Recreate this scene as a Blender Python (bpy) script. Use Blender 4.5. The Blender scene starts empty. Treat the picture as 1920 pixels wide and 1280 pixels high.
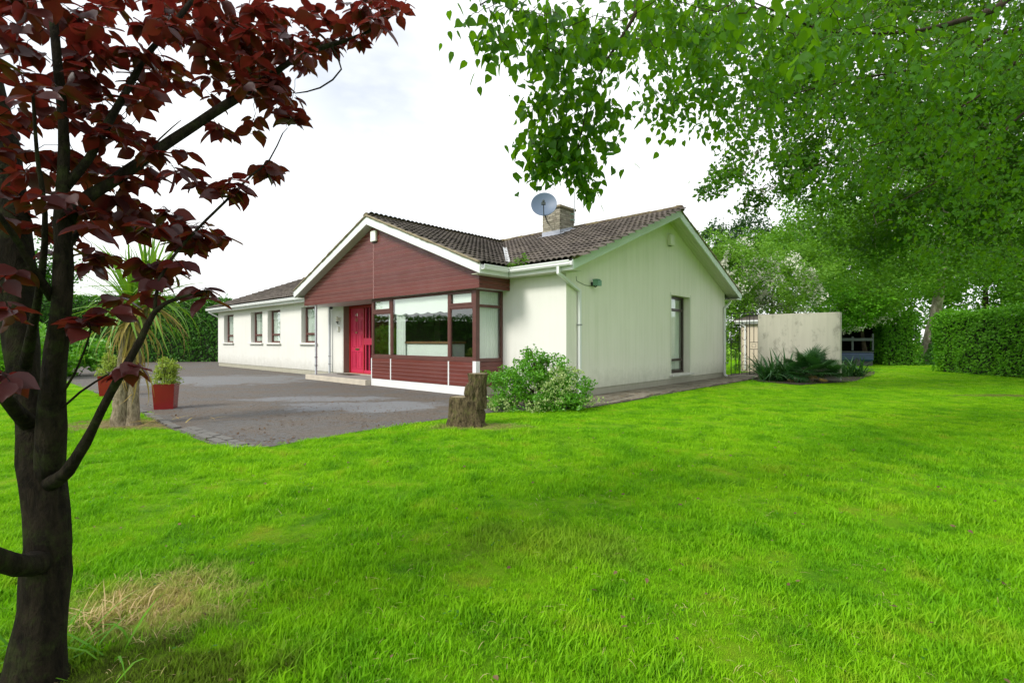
import bpy, math, random
import numpy as np
from mathutils import Vector, Matrix, noise as mnoise

random.seed(7)
rng = np.random.default_rng(7)
C = bpy.context.scene.collection
R = math.radians
EYE = 1.25
FPX = 937.0

# ------------------------------------------------------------------ camera, sky, sun, exposure
cam_data = bpy.data.cameras.new('camera')
cam = bpy.data.objects.new('camera', cam_data)
C.objects.link(cam)
cam.location = (0, 0, EYE)
cam.rotation_euler = (R(90), 0, 0)
cam_data.sensor_width = 36
cam_data.lens = 36 * FPX / 1920
cam_data.clip_start = 0.05
cam_data.clip_end = 900
bpy.context.scene.camera = cam
cam_data.dof.use_dof = False

SUN_DIR = Vector((-0.80, -0.66, 0.92)).normalized()      # towards the sun
world = bpy.data.worlds.new('World')
bpy.context.scene.world = world
world.use_nodes = True
wt = world.node_tree
for n in list(wt.nodes):
    wt.nodes.remove(n)
wo = wt.nodes.new('ShaderNodeOutputWorld')
bg = wt.nodes.new('ShaderNodeBackground')
sky = wt.nodes.new('ShaderNodeTexSky')
sky.sky_type = 'NISHITA'
sky.sun_disc = False
sky.sun_elevation = math.asin(SUN_DIR.z)
sky.sun_rotation = math.atan2(SUN_DIR.x, SUN_DIR.y)
tc = wt.nodes.new('ShaderNodeTexCoord')
mp = wt.nodes.new('ShaderNodeMapping')
mp.inputs['Scale'].default_value = (1.0, 1.0, 2.6)
mp.inputs['Location'].default_value = (0.35, 0.2, 0.0)
nz = wt.nodes.new('ShaderNodeTexNoise')
nz.inputs['Scale'].default_value = 1.15
nz.inputs['Detail'].default_value = 5
nz.inputs['Roughness'].default_value = 0.45
rmp = wt.nodes.new('ShaderNodeMapRange')
rmp.inputs['From Min'].default_value = 0.36
rmp.inputs['From Max'].default_value = 0.55
rmp.inputs['To Min'].default_value = 0.6
rmp.inputs['To Max'].default_value = 1.0
mixs = wt.nodes.new('ShaderNodeMix')
mixs.data_type = 'RGBA'
mixs.inputs['B'].default_value = (8.6, 8.75, 8.8, 1)
wt.links.new(tc.outputs['Generated'], mp.inputs['Vector'])
wt.links.new(mp.outputs[0], nz.inputs['Vector'])
wt.links.new(nz.outputs['Fac'], rmp.inputs['Value'])
gapn = wt.nodes.new('ShaderNodeVectorMath'); gapn.operation = 'DOT_PRODUCT'
gapd = Vector((-0.26, 1.0, 0.385)).normalized(); gapn.inputs[1].default_value = gapd
gsc = wt.nodes.new('ShaderNodeMapping'); gsc.inputs['Scale'].default_value = (1, 1, 1)
wt.links.new(tc.outputs['Generated'], gapn.inputs[0])
gmr = wt.nodes.new('ShaderNodeMapRange'); gmr.interpolation_type = 'SMOOTHSTEP'
gmr.inputs['From Min'].default_value = 0.965; gmr.inputs['From Max'].default_value = 1.0
gmr.inputs['To Min'].default_value = 0.0; gmr.inputs['To Max'].default_value = 0.34
wt.links.new(gapn.outputs['Value'], gmr.inputs['Value'])
n2w = wt.nodes.new('ShaderNodeTexNoise'); n2w.inputs['Scale'].default_value = 4.5; n2w.inputs['Detail'].default_value = 5
wt.links.new(mp.outputs[0], n2w.inputs['Vector'])
n2m = wt.nodes.new('ShaderNodeMapRange'); n2m.inputs['From Min'].default_value = .35; n2m.inputs['From Max'].default_value = .6
wt.links.new(n2w.outputs['Fac'], n2m.inputs['Value'])
gm = wt.nodes.new('ShaderNodeMath'); gm.operation = 'MULTIPLY'
wt.links.new(gmr.outputs[0], gm.inputs[0]); wt.links.new(n2m.outputs[0], gm.inputs[1])
sb_ = wt.nodes.new('ShaderNodeMath'); sb_.operation = 'SUBTRACT'; sb_.use_clamp = True
wt.links.new(rmp.outputs[0], sb_.inputs[0]); wt.links.new(gm.outputs[0], sb_.inputs[1])
wt.links.new(sb_.outputs[0], mixs.inputs['Factor'])
wt.links.new(sky.outputs[0], mixs.inputs['A'])
wt.links.new(mixs.outputs['Result'], bg.inputs['Color'])
bg.inputs['Strength'].default_value = 0.075
wt.links.new(bg.outputs[0], wo.inputs[0])

sun_data = bpy.data.lights.new('sun', 'SUN')
sun_data.energy = 1.5
sun_data.angle = R(15)
sun_data.color = (1.0, 0.95, 0.87)
sun = bpy.data.objects.new('sun', sun_data)
C.objects.link(sun)
sun.rotation_euler = SUN_DIR.to_track_quat('Z', 'Y').to_euler()
sun.location = (-20, -15, 30)

vs = bpy.context.scene.view_settings
vs.view_transform = 'Standard'
vs.look = 'None'
vs.exposure = 1.12
vs.gamma = 1
vs.use_curve_mapping = False
cy = bpy.context.scene.cycles
cy.max_bounces = 8
cy.transparent_max_bounces = 12
cy.diffuse_bounces = 3
cy.glossy_bounces = 3
cy.transmission_bounces = 3
cy.sample_clamp_indirect = 6
cy.caustics_reflective = False
cy.caustics_refractive = False

# ------------------------------------------------------------------ coordinates
def G(px, py, z=0.0):
    """ground (or height z) point seen at a pixel of the 1920x1280 photograph"""
    Y = FPX * (EYE - z) / (py - 640.0)
    return Vector(((px - 960) / FPX * Y, Y, z))

def P(px, py, d):
    return Vector(((px - 960) / FPX * d, d, EYE + (640 - py) / FPX * d))

HOUSE = Vector((1.16, 10.70, 0))
HROT = math.atan2(-.6765, .7365)
HM = Matrix.Translation(HOUSE) @ Matrix.Rotation(HROT, 4, 'Z')
def H(x, y, z=0):
    return HM @ Vector((x, y, z))

# ------------------------------------------------------------------ object helpers
def tag(o, label, cat, group=None, kind=None):
    o['label'] = label
    o['category'] = cat
    if group: o['group'] = group
    if kind: o['kind'] = kind
    return o

def empty(name, label, cat, loc=(0, 0, 0), rotz=0, group=None):
    o = bpy.data.objects.new(name, None)
    o.empty_display_size = 0.1
    C.objects.link(o)
    o.location = loc
    o.rotation_euler = (0, 0, rotz)
    return tag(o, label, cat, group)

def link(name, mesh, mat=None, parent=None, kind=None, loc=None, smooth=False):
    if mat and not mesh.materials:
        mesh.materials.append(mat)
    if smooth:
        for p in mesh.polygons: p.use_smooth = True
    o = bpy.data.objects.new(name, mesh)
    C.objects.link(o)
    if parent: o.parent = parent
    if loc is not None: o.location = loc
    if kind: o['kind'] = kind
    return o

class MB:
    def __init__(s):
        s.v = []; s.f = []
    def add(s, vs_, fs_):
        b = len(s.v)
        s.v += [tuple(p) for p in vs_]
        s.f += [tuple(b + i for i in f) for f in fs_]
        return s
    def box(s, x0, x1, y0, y1, z0, z1):
        x0, x1 = min(x0, x1), max(x0, x1); y0, y1 = min(y0, y1), max(y0, y1); z0, z1 = min(z0, z1), max(z0, z1)
        return s.add([(x0, y0, z0), (x1, y0, z0), (x1, y1, z0), (x0, y1, z0), (x0, y0, z1), (x1, y0, z1), (x1, y1, z1), (x0, y1, z1)],
                     [(0, 3, 2, 1), (4, 5, 6, 7), (0, 1, 5, 4), (1, 2, 6, 5), (2, 3, 7, 6), (3, 0, 4, 7)])
    def obox(s, a, b, w, h, up=Vector((0, 0, 1))):
        """beam from a to b, width w, height h"""
        a = Vector(a); b = Vector(b); d = (b - a).normalized()
        sd = d.cross(up)
        if sd.length < 1e-4: sd = Vector((1, 0, 0))
        sd.normalize(); u = sd.cross(d)
        q = []
        for p in (a, b):
            for i, j in ((-1, -1), (1, -1), (1, 1), (-1, 1)):
                q.append(p + sd * (w / 2 * i) + u * (h / 2 * j))
        return s.add(q, [(0, 1, 2, 3), (7, 6, 5, 4), (0, 4, 5, 1), (1, 5, 6, 2), (2, 6, 7, 3), (3, 7, 4, 0)])
    def prism(s, poly, vec):
        vec = Vector(vec); n = len(poly); a = [Vector(p) for p in poly]
        q = a + [p + vec for p in a]
        fs_ = [tuple(reversed(range(n))), tuple(range(n, 2 * n))]
        for i in range(n):
            j = (i + 1) % n
            fs_.append((i, j, n + j, n + i))
        return s.add(q, fs_)
    def tube(s, pts, rad, n=6, cap=True, wob=0.0):
        pts = [Vector(p) for p in pts]
        k = len(pts)
        if not hasattr(rad, '__len__'): rad = [rad] * k
        t = (pts[1] - pts[0]).normalized()
        u = t.orthogonal().normalized()
        b = len(s.v)
        for i, p in enumerate(pts):
            tn = (pts[min(i + 1, k - 1)] - pts[max(i - 1, 0)]).normalized()
            u = (u - tn * u.dot(tn))
            if u.length < 1e-5: u = tn.orthogonal()
            u.normalize(); w = tn.cross(u)
            for j in range(n):
                a = 2 * math.pi * j / n
                rr = rad[i]
                dirv = u * math.cos(a) + w * math.sin(a)
                if wob:
                    q = p + dirv * rr
                    rr *= 1 + wob * (mnoise.noise(q * (0.7 / max(rr, .01))) + .6 * mnoise.noise(q * (2.2 / max(rr, .01))))
                s.v.append(tuple(p + dirv * rr))
        for i in range(k - 1):
            for j in range(n):
                j2 = (j + 1) % n
                s.f.append((b + i * n + j, b + i * n + j2, b + (i + 1) * n + j2, b + (i + 1) * n + j))
        if cap:
            s.f.append(tuple(b + j for j in reversed(range(n))))
            s.f.append(tuple(b + (k - 1) * n + j for j in range(n)))
        return s
    def lathe(s, prof, n=24, c=(0, 0, 0)):
        b = len(s.v)
        for r, z in prof:
            for j in range(n):
                a = 2 * math.pi * j / n
                s.v.append((c[0] + r * math.cos(a), c[1] + r * math.sin(a), c[2] + z))
        for i in range(len(prof) - 1):
            for j in range(n):
                j2 = (j + 1) % n
                s.f.append((b + i * n + j, b + i * n + j2, b + (i + 1) * n + j2, b + (i + 1) * n + j))
        return s
    def mesh(s, name='mesh'):
        m = bpy.data.meshes.new(name)
        m.from_pydata(s.v, [], s.f)
        m.update()
        return m
    def build(s, name, mat, parent=None, kind=None, smooth=False, bevel=0):
        o = link(name, s.mesh(name), mat, parent, kind, smooth=smooth)
        if bevel:
            md = o.modifiers.new('bevel', 'BEVEL'); md.width = bevel; md.segments = 2; md.limit_method = 'ANGLE'
        return o

def np_mesh(name, V, T, rnd=None):
    """V (n,3), T (m,3) triangles"""
    m = bpy.data.meshes.new(name)
    n = len(V); k = len(T)
    m.vertices.add(n); m.vertices.foreach_set('co', np.ascontiguousarray(V, dtype=np.float32).ravel())
    m.loops.add(k * 3); m.loops.foreach_set('vertex_index', np.ascontiguousarray(T, dtype=np.int32).ravel())
    m.polygons.add(k); m.polygons.foreach_set('loop_start', np.arange(0, k * 3, 3, dtype=np.int32))
    m.update(calc_edges=True)
    if rnd is not None:
        a = m.attributes.new('rnd', 'FLOAT', 'POINT'); a.data.foreach_set('value', np.ascontiguousarray(rnd, dtype=np.float32))
    return m

# ------------------------------------------------------------------ materials
def lin(c):
    return tuple(((x / 255) / 12.92 if x / 255 <= .04045 else ((x / 255 + .055) / 1.055) ** 2.4) for x in c)

class NT:
    def __init__(s, name):
        s.m = bpy.data.materials.new(name); s.m.use_nodes = True
        s.t = s.m.node_tree
        s.b = s.t.nodes['Principled BSDF']; s.o = s.t.nodes['Material Output']
    def n(s, typ, **kw):
        x = s.t.nodes.new(typ)
        for k, v in kw.items():
            if k in x.inputs: x.inputs[k].default_value = v
            else: setattr(x, k, v)
        return x
    def l(s, a, b): s.t.links.new(a, b)
    def pos(s, scale=(1, 1, 1)):
        g = s.n('ShaderNodeNewGeometry')
        m = s.n('ShaderNodeMapping'); m.inputs['Scale'].default_value = scale
        s.l(g.outputs['Position'], m.inputs['Vector'])
        return m.outputs[0]
    def noise(s, scale, detail=4, vec=None, rough=.55, dist=0):
        x = s.n('ShaderNodeTexNoise'); x.inputs['Scale'].default_value = scale; x.inputs['Detail'].default_value = detail
        x.inputs['Roughness'].default_value = rough; x.inputs['Distortion'].default_value = dist
        s.l(vec if vec is not None else s.pos(), x.inputs['Vector'])
        return x.outputs['Fac']
    def ramp(s, fac, stops):
        r = s.n('ShaderNodeValToRGB'); e = r.color_ramp.elements
        while len(e) < len(stops): e.new(.5)
        for i, (p, c) in enumerate(stops):
            e[i].position = p; e[i].color = (c[0], c[1], c[2], 1) if hasattr(c, '__len__') else (c, c, c, 1)
        s.l(fac, r.inputs[0]); return r.outputs[0]
    def mr(s, v, a, b, c=0, d=1):
        r = s.n('ShaderNodeMapRange'); 
        for k, x in zip(('From Min', 'From Max', 'To Min', 'To Max'), (a, b, c, d)): r.inputs[k].default_value = x
        s.l(v, r.inputs['Value']); return r.outputs[0]
    def mix(s, f, a, b, mode='MIX'):
        r = s.n('ShaderNodeMix'); r.data_type = 'RGBA'; r.blend_type = mode
        for k, x in (('Factor', f), ('A', a), ('B', b)):
            if isinstance(x, (int, float)): r.inputs[k].default_value = x if k == 'Factor' else (x, x, x, 1)
            elif hasattr(x, 'is_output'): s.l(x, r.inputs[k])
            else: r.inputs[k].default_value = (*x, 1)
        return r.outputs['Result']
    def math(s, op, a, b=0.0):
        r = s.n('ShaderNodeMath'); r.operation = op
        for i, x in enumerate((a, b)):
            if hasattr(x, 'is_output'): s.l(x, r.inputs[i])
            else: r.inputs[i].default_value = x
        return r.outputs[0]
    def bump(s, h, dist=.01, strength=1.0):
        b = s.n('ShaderNodeBump'); b.inputs['Distance'].default_value = dist; b.inputs['Strength'].default_value = strength
        s.l(h, b.inputs['Height']); s.l(b.outputs[0], s.b.inputs['Normal'])
    def col(s, c):
        if hasattr(c, 'is_output'): s.l(c, s.b.inputs['Base Color'])
        else: s.b.inputs['Base Color'].default_value = (*c, 1)
        return s
    def rough(s, r, spec=.5):
        if hasattr(r, 'is_output'): s.l(r, s.b.inputs['Roughness'])
        else: s.b.inputs['Roughness'].default_value = r
        s.b.inputs['Specular IOR Level'].default_value = spec
        return s

def simple(name, col, rough=.5, var=.12, scale=6, spec=.5, bump=0, metal=0):
    t = NT(name)
    n = t.noise(scale, 5)
    t.col(t.mix(n, tuple(c * (1 - var) for c in col), tuple(min(1, c * (1 + var)) for c in col)))
    t.rough(rough, spec); t.b.inputs['Metallic'].default_value = metal
    if bump: t.bump(t.noise(scale * 12, 4), bump)
    return t.m

def leaf_mat(name, ca, cb, trans=(.2, .5, .05), tf=.35, rough=.45, spec=.35, patch=None, patch_scale=.8):
    t = NT(name)
    at = t.n('ShaderNodeAttribute'); at.attribute_name = 'rnd'
    oi = t.n('ShaderNodeObjectInfo')
    r = t.math('FRACT', t.math('ADD', at.outputs['Fac'], oi.outputs['Random']))
    c = t.mix(r, ca, cb)
    n = t.noise(patch_scale, 3)
    c = t.mix(t.mr(n, .35, .65, 0, .55), c, patch if patch else tuple(x * .75 for x in cb))
    t.col(c); t.rough(rough, spec)
    tr = t.n('ShaderNodeBsdfTranslucent')
    t.l(t.mix(.6, c, trans), tr.inputs['Color'])
    ms = t.n('ShaderNodeMixShader'); ms.inputs[0].default_value = tf
    t.l(t.b.outputs[0], ms.inputs[1]); t.l(tr.outputs[0], ms.inputs[2]); t.l(ms.outputs[0], t.o.inputs['Surface'])
    return t.m

M = {}
# rendered walls
def wall_mat(name, base, stain, amount, streak=True):
    t = NT(name)
    big = t.noise(.7, 4)
    st = t.noise(1.0, 5, t.pos((9, 9, .45)), rough=.65)
    fine = t.noise(60, 4)
    f = t.math('MULTIPLY', t.mr(st, .42, .72), t.mr(big, .3, .7, .25, 1))
    c = t.mix(t.math('MULTIPLY', f, amount), base, stain)
    c = t.mix(t.mr(big, .35, .75, 0, .35 * min(1, amount + .3)), c, tuple((a + b) / 2 for a, b in zip(base, stain)))
    gz = t.n('ShaderNodeNewGeometry'); sz_ = t.n('ShaderNodeSeparateXYZ'); t.l(gz.outputs['Position'], sz_.inputs[0])
    zz = t.math('ADD', sz_.outputs[2], t.math('MULTIPLY', t.math('SUBTRACT', t.noise(5, 5, rough=.7), .5), .7))
    c = t.mix(t.mr(zz, .1, .62, .5, 0), c, tuple(x * .62 for x in stain))
    t.col(c); t.rough(.85, .2); t.bump(fine, .004, .6)
    return t
M['wall_white'] = wall_mat('white_render', (.74, .74, .70), (.58, .57, .49), .3).m
M['wall_green'] = wall_mat('algae_stained_render', (.84, .82, .73), (.60, .62, .47), .55).m
M['plinth'] = wall_mat('plinth_render', (.62, .60, .50), (.36, .35, .25), .5).m
t = wall_mat('grey_stained_render', (.50, .485, .41), (.30, .29, .24), .5)
dk = t.mr(t.noise(1.9, 6, t.pos((1.5, 1.5, .9)), rough=.7), .54, .70, 0, .75)
t.col(t.mix(dk, t.b.inputs['Base Color'].links[0].from_socket, (.16, .16, .13))); M['wall_grey'] = t.m
M['pvc'] = simple('white_painted_board', (.74, .76, .76), .35, .05, 2)
M['pvc_green'] = simple('algae_tinted_white_board', (.66, .76, .70), .4, .1, 2)
M['soffit'] = simple('soffit_cream', (.60, .62, .50), .6, .08, 3)
M['soffit_grey'] = simple('soffit_grey', (.52, .52, .50), .6, .08, 3)
def clad(name, col):
    t = NT(name)
    oi = t.n('ShaderNodeObjectInfo')
    g = t.noise(1, 4, t.pos((2, 2, 60)))
    c = t.mix(oi.outputs['Random'], tuple(x * .82 for x in col), tuple(x * 1.15 for x in col))
    c = t.mix(t.mr(g, .4, .7, 0, .25), c, tuple(x * 1.5 + .01 for x in col))
    c = t.mix(t.mr(t.noise(1.2, 5, rough=.65), .5, .7, 0, .3), c, tuple(x * 1.2 + .05 for x in col))
    t.col(c); t.rough(t.mr(t.noise(3, 3), .3, .7, .28, .5), .5)
    return t.m
M['clad'] = clad('maroon_cladding', (.125, .028, .021))
M['clad_joint_highlight'] = simple('pale_joint_highlight', (.45, .27, .26), .6)  # pale tone imitates the highlight along the board grooves
M['frame'] = simple('brown_window_frame', (.105, .038, .030), .45, .35, 8)
M['frame_dark'] = simple('dark_brown_frame', (.035, .02, .016), .4, .2, 8)
M['door'] = clad('red_door_paint', (.46, .025, .07))
M['door_frame'] = simple('red_frame_paint', (.36, .02, .02), .45)
M['reveal'] = simple('taupe_reveal', (.23, .19, .145), .7)
M['brass'] = simple('brass', (.55, .42, .22), .3, metal=1)
M['steel'] = simple('weathered_steel', (.35, .37, .38), .45, metal=.8)
M['black'] = simple('black_iron', (.02, .02, .022), .5)
M['dark_glass'] = simple('dark_glass', (.01, .012, .012), .08)
M['lead'] = simple('lead_flashing', (.36, .38, .44), .55, .35, 8)
M['dish'] = simple('satellite_dish_grey', (.10, .145, .22), .5, .1, 3)
M['curtain'] = simple('pale_curtain', (.80, .84, .80), .9, .06, 4)
M['blind'] = simple('pale_blind', (.84, .88, .84), .85, .04, 2)
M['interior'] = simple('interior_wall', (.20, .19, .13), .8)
M['wood'] = simple('brown_wood', (.20, .10, .045), .4, .3, 8)
M['floor_int'] = simple('interior_floor', (.10, .07, .05), .6)
M['sofa'] = simple('brown_sofa', (.10, .06, .05), .6)
M['red_pot'] = simple('glazed_red_pot', (.20, .010, .012), .25, .3, 3)
M['soil'] = simple('brown_soil', (.045, .032, .02), .95, .4, 20, bump=.01)
M['plastic_white'] = simple('white_plastic', (.85, .85, .82), .4, .03)
M['plastic_cream'] = simple('cream_plastic', (.72, .72, .60), .5, .05)
M['green_metal'] = simple('green_flood_metal', (.14, .30, .22), .45, .3, 10)
M['blue_metal'] = simple('weathered_blue_paint', (.012, .035, .09), .5, .5, 4)
M['grey_metal'] = simple('dark_grey_metal', (.045, .06, .06), .6, .4, 4)
M['mortar'] = simple('mossy_mortar', (.26, .22, .14), .95, .5, 9, bump=.02)
M['step'] = simple('worn_concrete_step', (.52, .47, .38), .85, .25, 4, bump=.004)
M['step_top'] = simple('grey_concrete_tread', (.26, .25, .23), .85, .25, 4, bump=.004)
M['shed_wall'] = simple('cream_shed_wall', (.60, .52, .40), .8, .1, 2)
M['mat'] = simple('dark_doormat', (.05, .045, .03), .95)

# glass
t = NT('window_glass')
tr = t.n('ShaderNodeBsdfTransparent'); tr.inputs['Color'].default_value = (.95, .98, .96, 1)
gl = t.n('ShaderNodeBsdfGlossy'); gl.inputs['Roughness'].default_value = .01; gl.inputs['Color'].default_value = (.95, 1, .97, 1)
fr = t.n('ShaderNodeFresnel'); fr.inputs['IOR'].default_value = 1.55
ms = t.n('ShaderNodeMixShader')
wv = t.noise(1.3, 2)
bp = t.n('ShaderNodeBump'); bp.inputs['Distance'].default_value = .01; bp.inputs['Strength'].default_value = .25
t.l(wv, bp.inputs['Height']); t.l(bp.outputs[0], gl.inputs['Normal'])
gb = t.n('ShaderNodeNewGeometry')
t.l(t.math('MULTIPLY', t.math('ADD', t.math('MULTIPLY', fr.outputs[0], 1.9), .07), t.math('SUBTRACT', 1.0, gb.outputs['Backfacing'])), ms.inputs[0]); t.l(tr.outputs[0], ms.inputs[1]); t.l(gl.outputs[0], ms.inputs[2])
t.l(ms.outputs[0], t.o.inputs['Surface']); M['glass'] = t.m

# roof tiles
t = NT('brown_roof_tile')
oi = t.n('ShaderNodeObjectInfo')
at = t.n('ShaderNodeAttribute'); at.attribute_name = 'rnd'
r = t.math('FRACT', t.math('ADD', at.outputs['Fac'], oi.outputs['Random']))
c = t.mix(r, (.085, .073, .066), (.155, .132, .118))
c = t.mix(t.mr(t.noise(1.6, 5), .5, .72, 0, .6), c, (.15, .13, .10))
c = t.mix(t.mr(t.noise(22, 5, rough=.7), .60, .72, 0, .7), c, (.24, .22, .15))
t.col(c); t.rough(.9, .25); t.bump(t.noise(90, 4), .003); M['tile'] = t.m
t = NT('mossy_ridge_tile')
c = t.mix(t.mr(t.noise(6, 5, rough=.7), .42, .62), (.085, .065, .05), (.19, .16, .085))
t.col(c); t.rough(.95, .2); t.bump(t.noise(50, 4), .008); M['ridge'] = t.m

# stone
t = NT('buff_chimney_stone')
oi = t.n('ShaderNodeObjectInfo')
c = t.mix(oi.outputs['Random'], (.20, .18, .14), (.38, .35, .28))
c = t.mix(t.mr(t.noise(14, 5), .5, .7, 0, .6), c, (.13, .13, .09))
t.col(c); t.rough(.9, .2); t.bump(t.noise(60, 4), .006); M['stone'] = t.m
M['cap'] = simple('mossy_chimney_cap', (.27, .23, .15), .95, .4, 10, bump=.01)

# bark
def bark(name, a, b, moss=None, sc=14, mossf=(.5, .68), disp=.012):
    t = NT(name)
    n1 = t.noise(sc, 6, t.pos((1, 1, .35)), rough=.7, dist=.4)
    c = t.mix(t.mr(n1, .35, .65), a, b)
    if moss: c = t.mix(t.mr(t.noise(sc * .35, 6, rough=.7), mossf[0], mossf[1], 0, .8), c, moss)
    t.col(c); t.rough(.95, .15); t.bump(n1, disp)
    return t.m
M['bark_dark'] = bark('dark_mossy_bark', (.006, .0045, .003), (.028, .021, .013), (.035, .045, .012), 30, (.5, .66), .035)
M['bark_stump'] = bark('stump_bark', (.030, .023, .012), (.20, .155, .085), (.13, .14, .04), 30, (.5, .7), .06)
M['bark_birch'] = bark('birch_bark', (.13, .10, .07), (.50, .46, .38), (.10, .13, .05), 5)
M['bark_brown'] = bark('brown_bark', (.018, .014, .009), (.06, .045, .03), None, 8)
M['bark_cordy'] = bark('cordyline_bark', (.12, .095, .06), (.36, .30, .21), (.14, .13, .06), 28, (.55, .75), .025)
M['wood_cut'] = simple('cut_wood', (.24, .20, .12), .9, .3, 14, bump=.005)

# leaves
M['leaf_copper'] = leaf_mat('dark_copper_leaf', (.026, .009, .010), (.072, .014, .012), (.36, .030, .020), .34, .4, .4, (.035, .008, .010), 3)
M['leaf_birch'] = leaf_mat('birch_leaf', (.012, .048, .004), (.060, .17, .008), (.28, .64, .006), .46, .5, .18, (.022, .085, .005), 1.5)
M['leaf_birch_mid'] = leaf_mat('shaded_birch_leaf', (.010, .045, .004), (.085, .22, .012), (.20, .48, .006), .38, .5, .2, (.020, .08, .005), .5)
M['leaf_birch_far'] = leaf_mat('far_birch_leaf', (.035, .12, .010), (.16, .34, .03), (.28, .60, .012), .40, .5, .2, (.055, .17, .01), .5)
M['leaf_light'] = leaf_mat('light_green_leaf', (.11, .27, .02), (.20, .37, .04), (.30, .6, .03), .32, .5, .2, (.07, .19, .02), .8)
M['leaf_dark'] = leaf_mat('dark_green_leaf', (.016, .055, .012), (.035, .10, .018), (.08, .25, .02), .25, .45, .4, (.018, .055, .010), .8)
M['leaf_hedge'] = leaf_mat('hedge_leaf', (.028, .115, .008), (.065, .20, .014), (.13, .45, .01), .25, .5, .2, (.03, .105, .012), .7)
M['leaf_hedge_light'] = leaf_mat('beech_hedge_leaf', (.070, .24, .008), (.15, .38, .016), (.22, .6, .01), .28, .5, .2, (.045, .15, .012), .7)
M['leaf_shrub'] = leaf_mat('shrub_leaf', (.07, .26, .012), (.18, .44, .025), (.25, .65, .02), .32, .4, .5, (.05, .18, .015), 3)
M['leaf_varieg'] = leaf_mat('variegated_leaf', (.22, .36, .08), (.55, .62, .30), (.5, .65, .15), .28, .5, .2, (.20, .34, .07), 5)
M['blossom'] = leaf_mat('white_blossom', (.62, .62, .52), (.82, .82, .74), (.8, .8, .7), .2, .7, .2, (.6, .62, .5), 2)
M['leaf_cordy'] = leaf_mat('cordyline_leaf', (.06, .20, .015), (.19, .36, .03), (.35, .6, .02), .32, .4, .5, (.11, .24, .04), 3)
M['leaf_dead'] = leaf_mat('yellowed_strap_leaf', (.42, .32, .08), (.30, .19, .08), (.6, .45, .1), .25, .6, .3, (.38, .28, .08), 4)
M['leaf_palm'] = leaf_mat('palm_leaf', (.018, .075, .018), (.05, .15, .03), (.1, .3, .03), .2, .4, .5, (.02, .08, .02), 4)
M['litter'] = leaf_mat('dry_leaf_litter', (.09, .05, .025), (.20, .13, .07), (.2, .1, .05), .1, .8, .2, (.10, .06, .035), 3)
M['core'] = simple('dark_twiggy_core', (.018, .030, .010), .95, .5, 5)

# ------------------------------------------------------------------ ground
# shared patch logic: position noise picks lush, pale and dry grass
TREE0 = P(70, 1275, 1.85); TREE0.z = 0
def grass_col(t, dark):
    k = 1
    g = t.n('ShaderNodeNewGeometry')
    n1 = t.noise(.55, 4, rough=.6)
    n2 = t.noise(2.6, 5, rough=.6)
    n3 = t.noise(.23, 3)
    n5 = t.noise(9.0, 4, rough=.7)
    c = t.mix(t.mr(n1, .35, .62), (.16, .44, .004), (.28, .56, .006))
    c = t.mix(t.mr(n2, .36, .52, .75, 0), c, (.065, .27, .005))
    c = t.mix(t.mr(n2, .56, .72, 0, .75), c, (.40, .45, .035))
    c = t.mix(t.mr(n3, .56, .70, 0, .5), c, (.27, .42, .03))
    def spot(c, x, y, rx, ry, col, f0=.75, f1=1.1, amt=1.0):
        sx = t.n('ShaderNodeSeparateXYZ'); t.l(g.outputs['Position'], sx.inputs[0])
        dx = t.math('DIVIDE', t.math('SUBTRACT', sx.outputs[0], x), rx)
        dy = t.math('DIVIDE', t.math('SUBTRACT', sx.outputs[1], y), ry)
        d = t.math('SQRT', t.math('ADD', t.math('MULTIPLY', dx, dx), t.math('MULTIPLY', dy, dy)))
        d = t.math('ADD', d, t.math('MULTIPLY', t.math('SUBTRACT', n2, .5), 2.2))
        d = t.math('ADD', d, t.math('MULTIPLY', t.math('SUBTRACT', n5, .5), 2.0))
        return t.mix(t.mr(d, f0, f1, amt, 0), c, col)
    s = G(290, 1125)
    c = spot(c, s.x, s.y, .42, .30, (.58, .43, .19), .4, 1.3, .85)
    s = G(250, 1270)
    c = spot(c, s.x, s.y, .55, .22, (.085, .075, .02), .6, 1.2, .8)
    s = G(235, 797)
    c = spot(c, s.x, s.y + .05, 1.05, .55, (.33, .24, .13), .7, 1.05, .95)
    s = G(895, 800)
    c = spot(c, s.x, s.y, .75, .28, (.36, .30, .13), .5, 1.25, .8)
    s = G(1890, 742)
    c = spot(c, s.x, s.y, 1.2, .3, (.22, .16, .08), .5, 1.2, .8)
    s = G(1030, 1020)
    c = spot(c, s.x, s.y, .7, .35, (.36, .44, .05), .4, 1.2, .4)
    n4 = t.noise(1.15, 6, rough=.7)
    c = t.mix(t.mr(n4, .60, .70, 0, .45), c, (.26, .26, .05))
    if dark is not None: c = t.mix(dark, c, (.045, .055, .012))
    return c
t = NT('lawn_soil'); t.col(grass_col(t, .3)); t.rough(.95, .1)
t.bump(t.noise(70, 5, rough=.75), .03); M['lawn'] = t.m
t = NT('grass_blade')
c = grass_col(t, None)
at = t.n('ShaderNodeObjectInfo')
c = t.mix(t.mr(t.math('FRACT', t.math('ADD', t.noise(31, 2), at.outputs['Random'])), 0, 1, 0, .7), c, t.mix(.5, c, (.33, .66, .015)))
t.col(c); t.rough(.55, .15)
tr = t.n('ShaderNodeBsdfTranslucent'); t.l(c, tr.inputs['Color'])
ms = t.n('ShaderNodeMixShader'); ms.inputs[0].default_value = .42
t.l(t.b.outputs[0], ms.inputs[1]); t.l(tr.outputs[0], ms.inputs[2]); t.l(ms.outputs[0], t.o.inputs['Surface'])
M['grass'] = t.m

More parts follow.
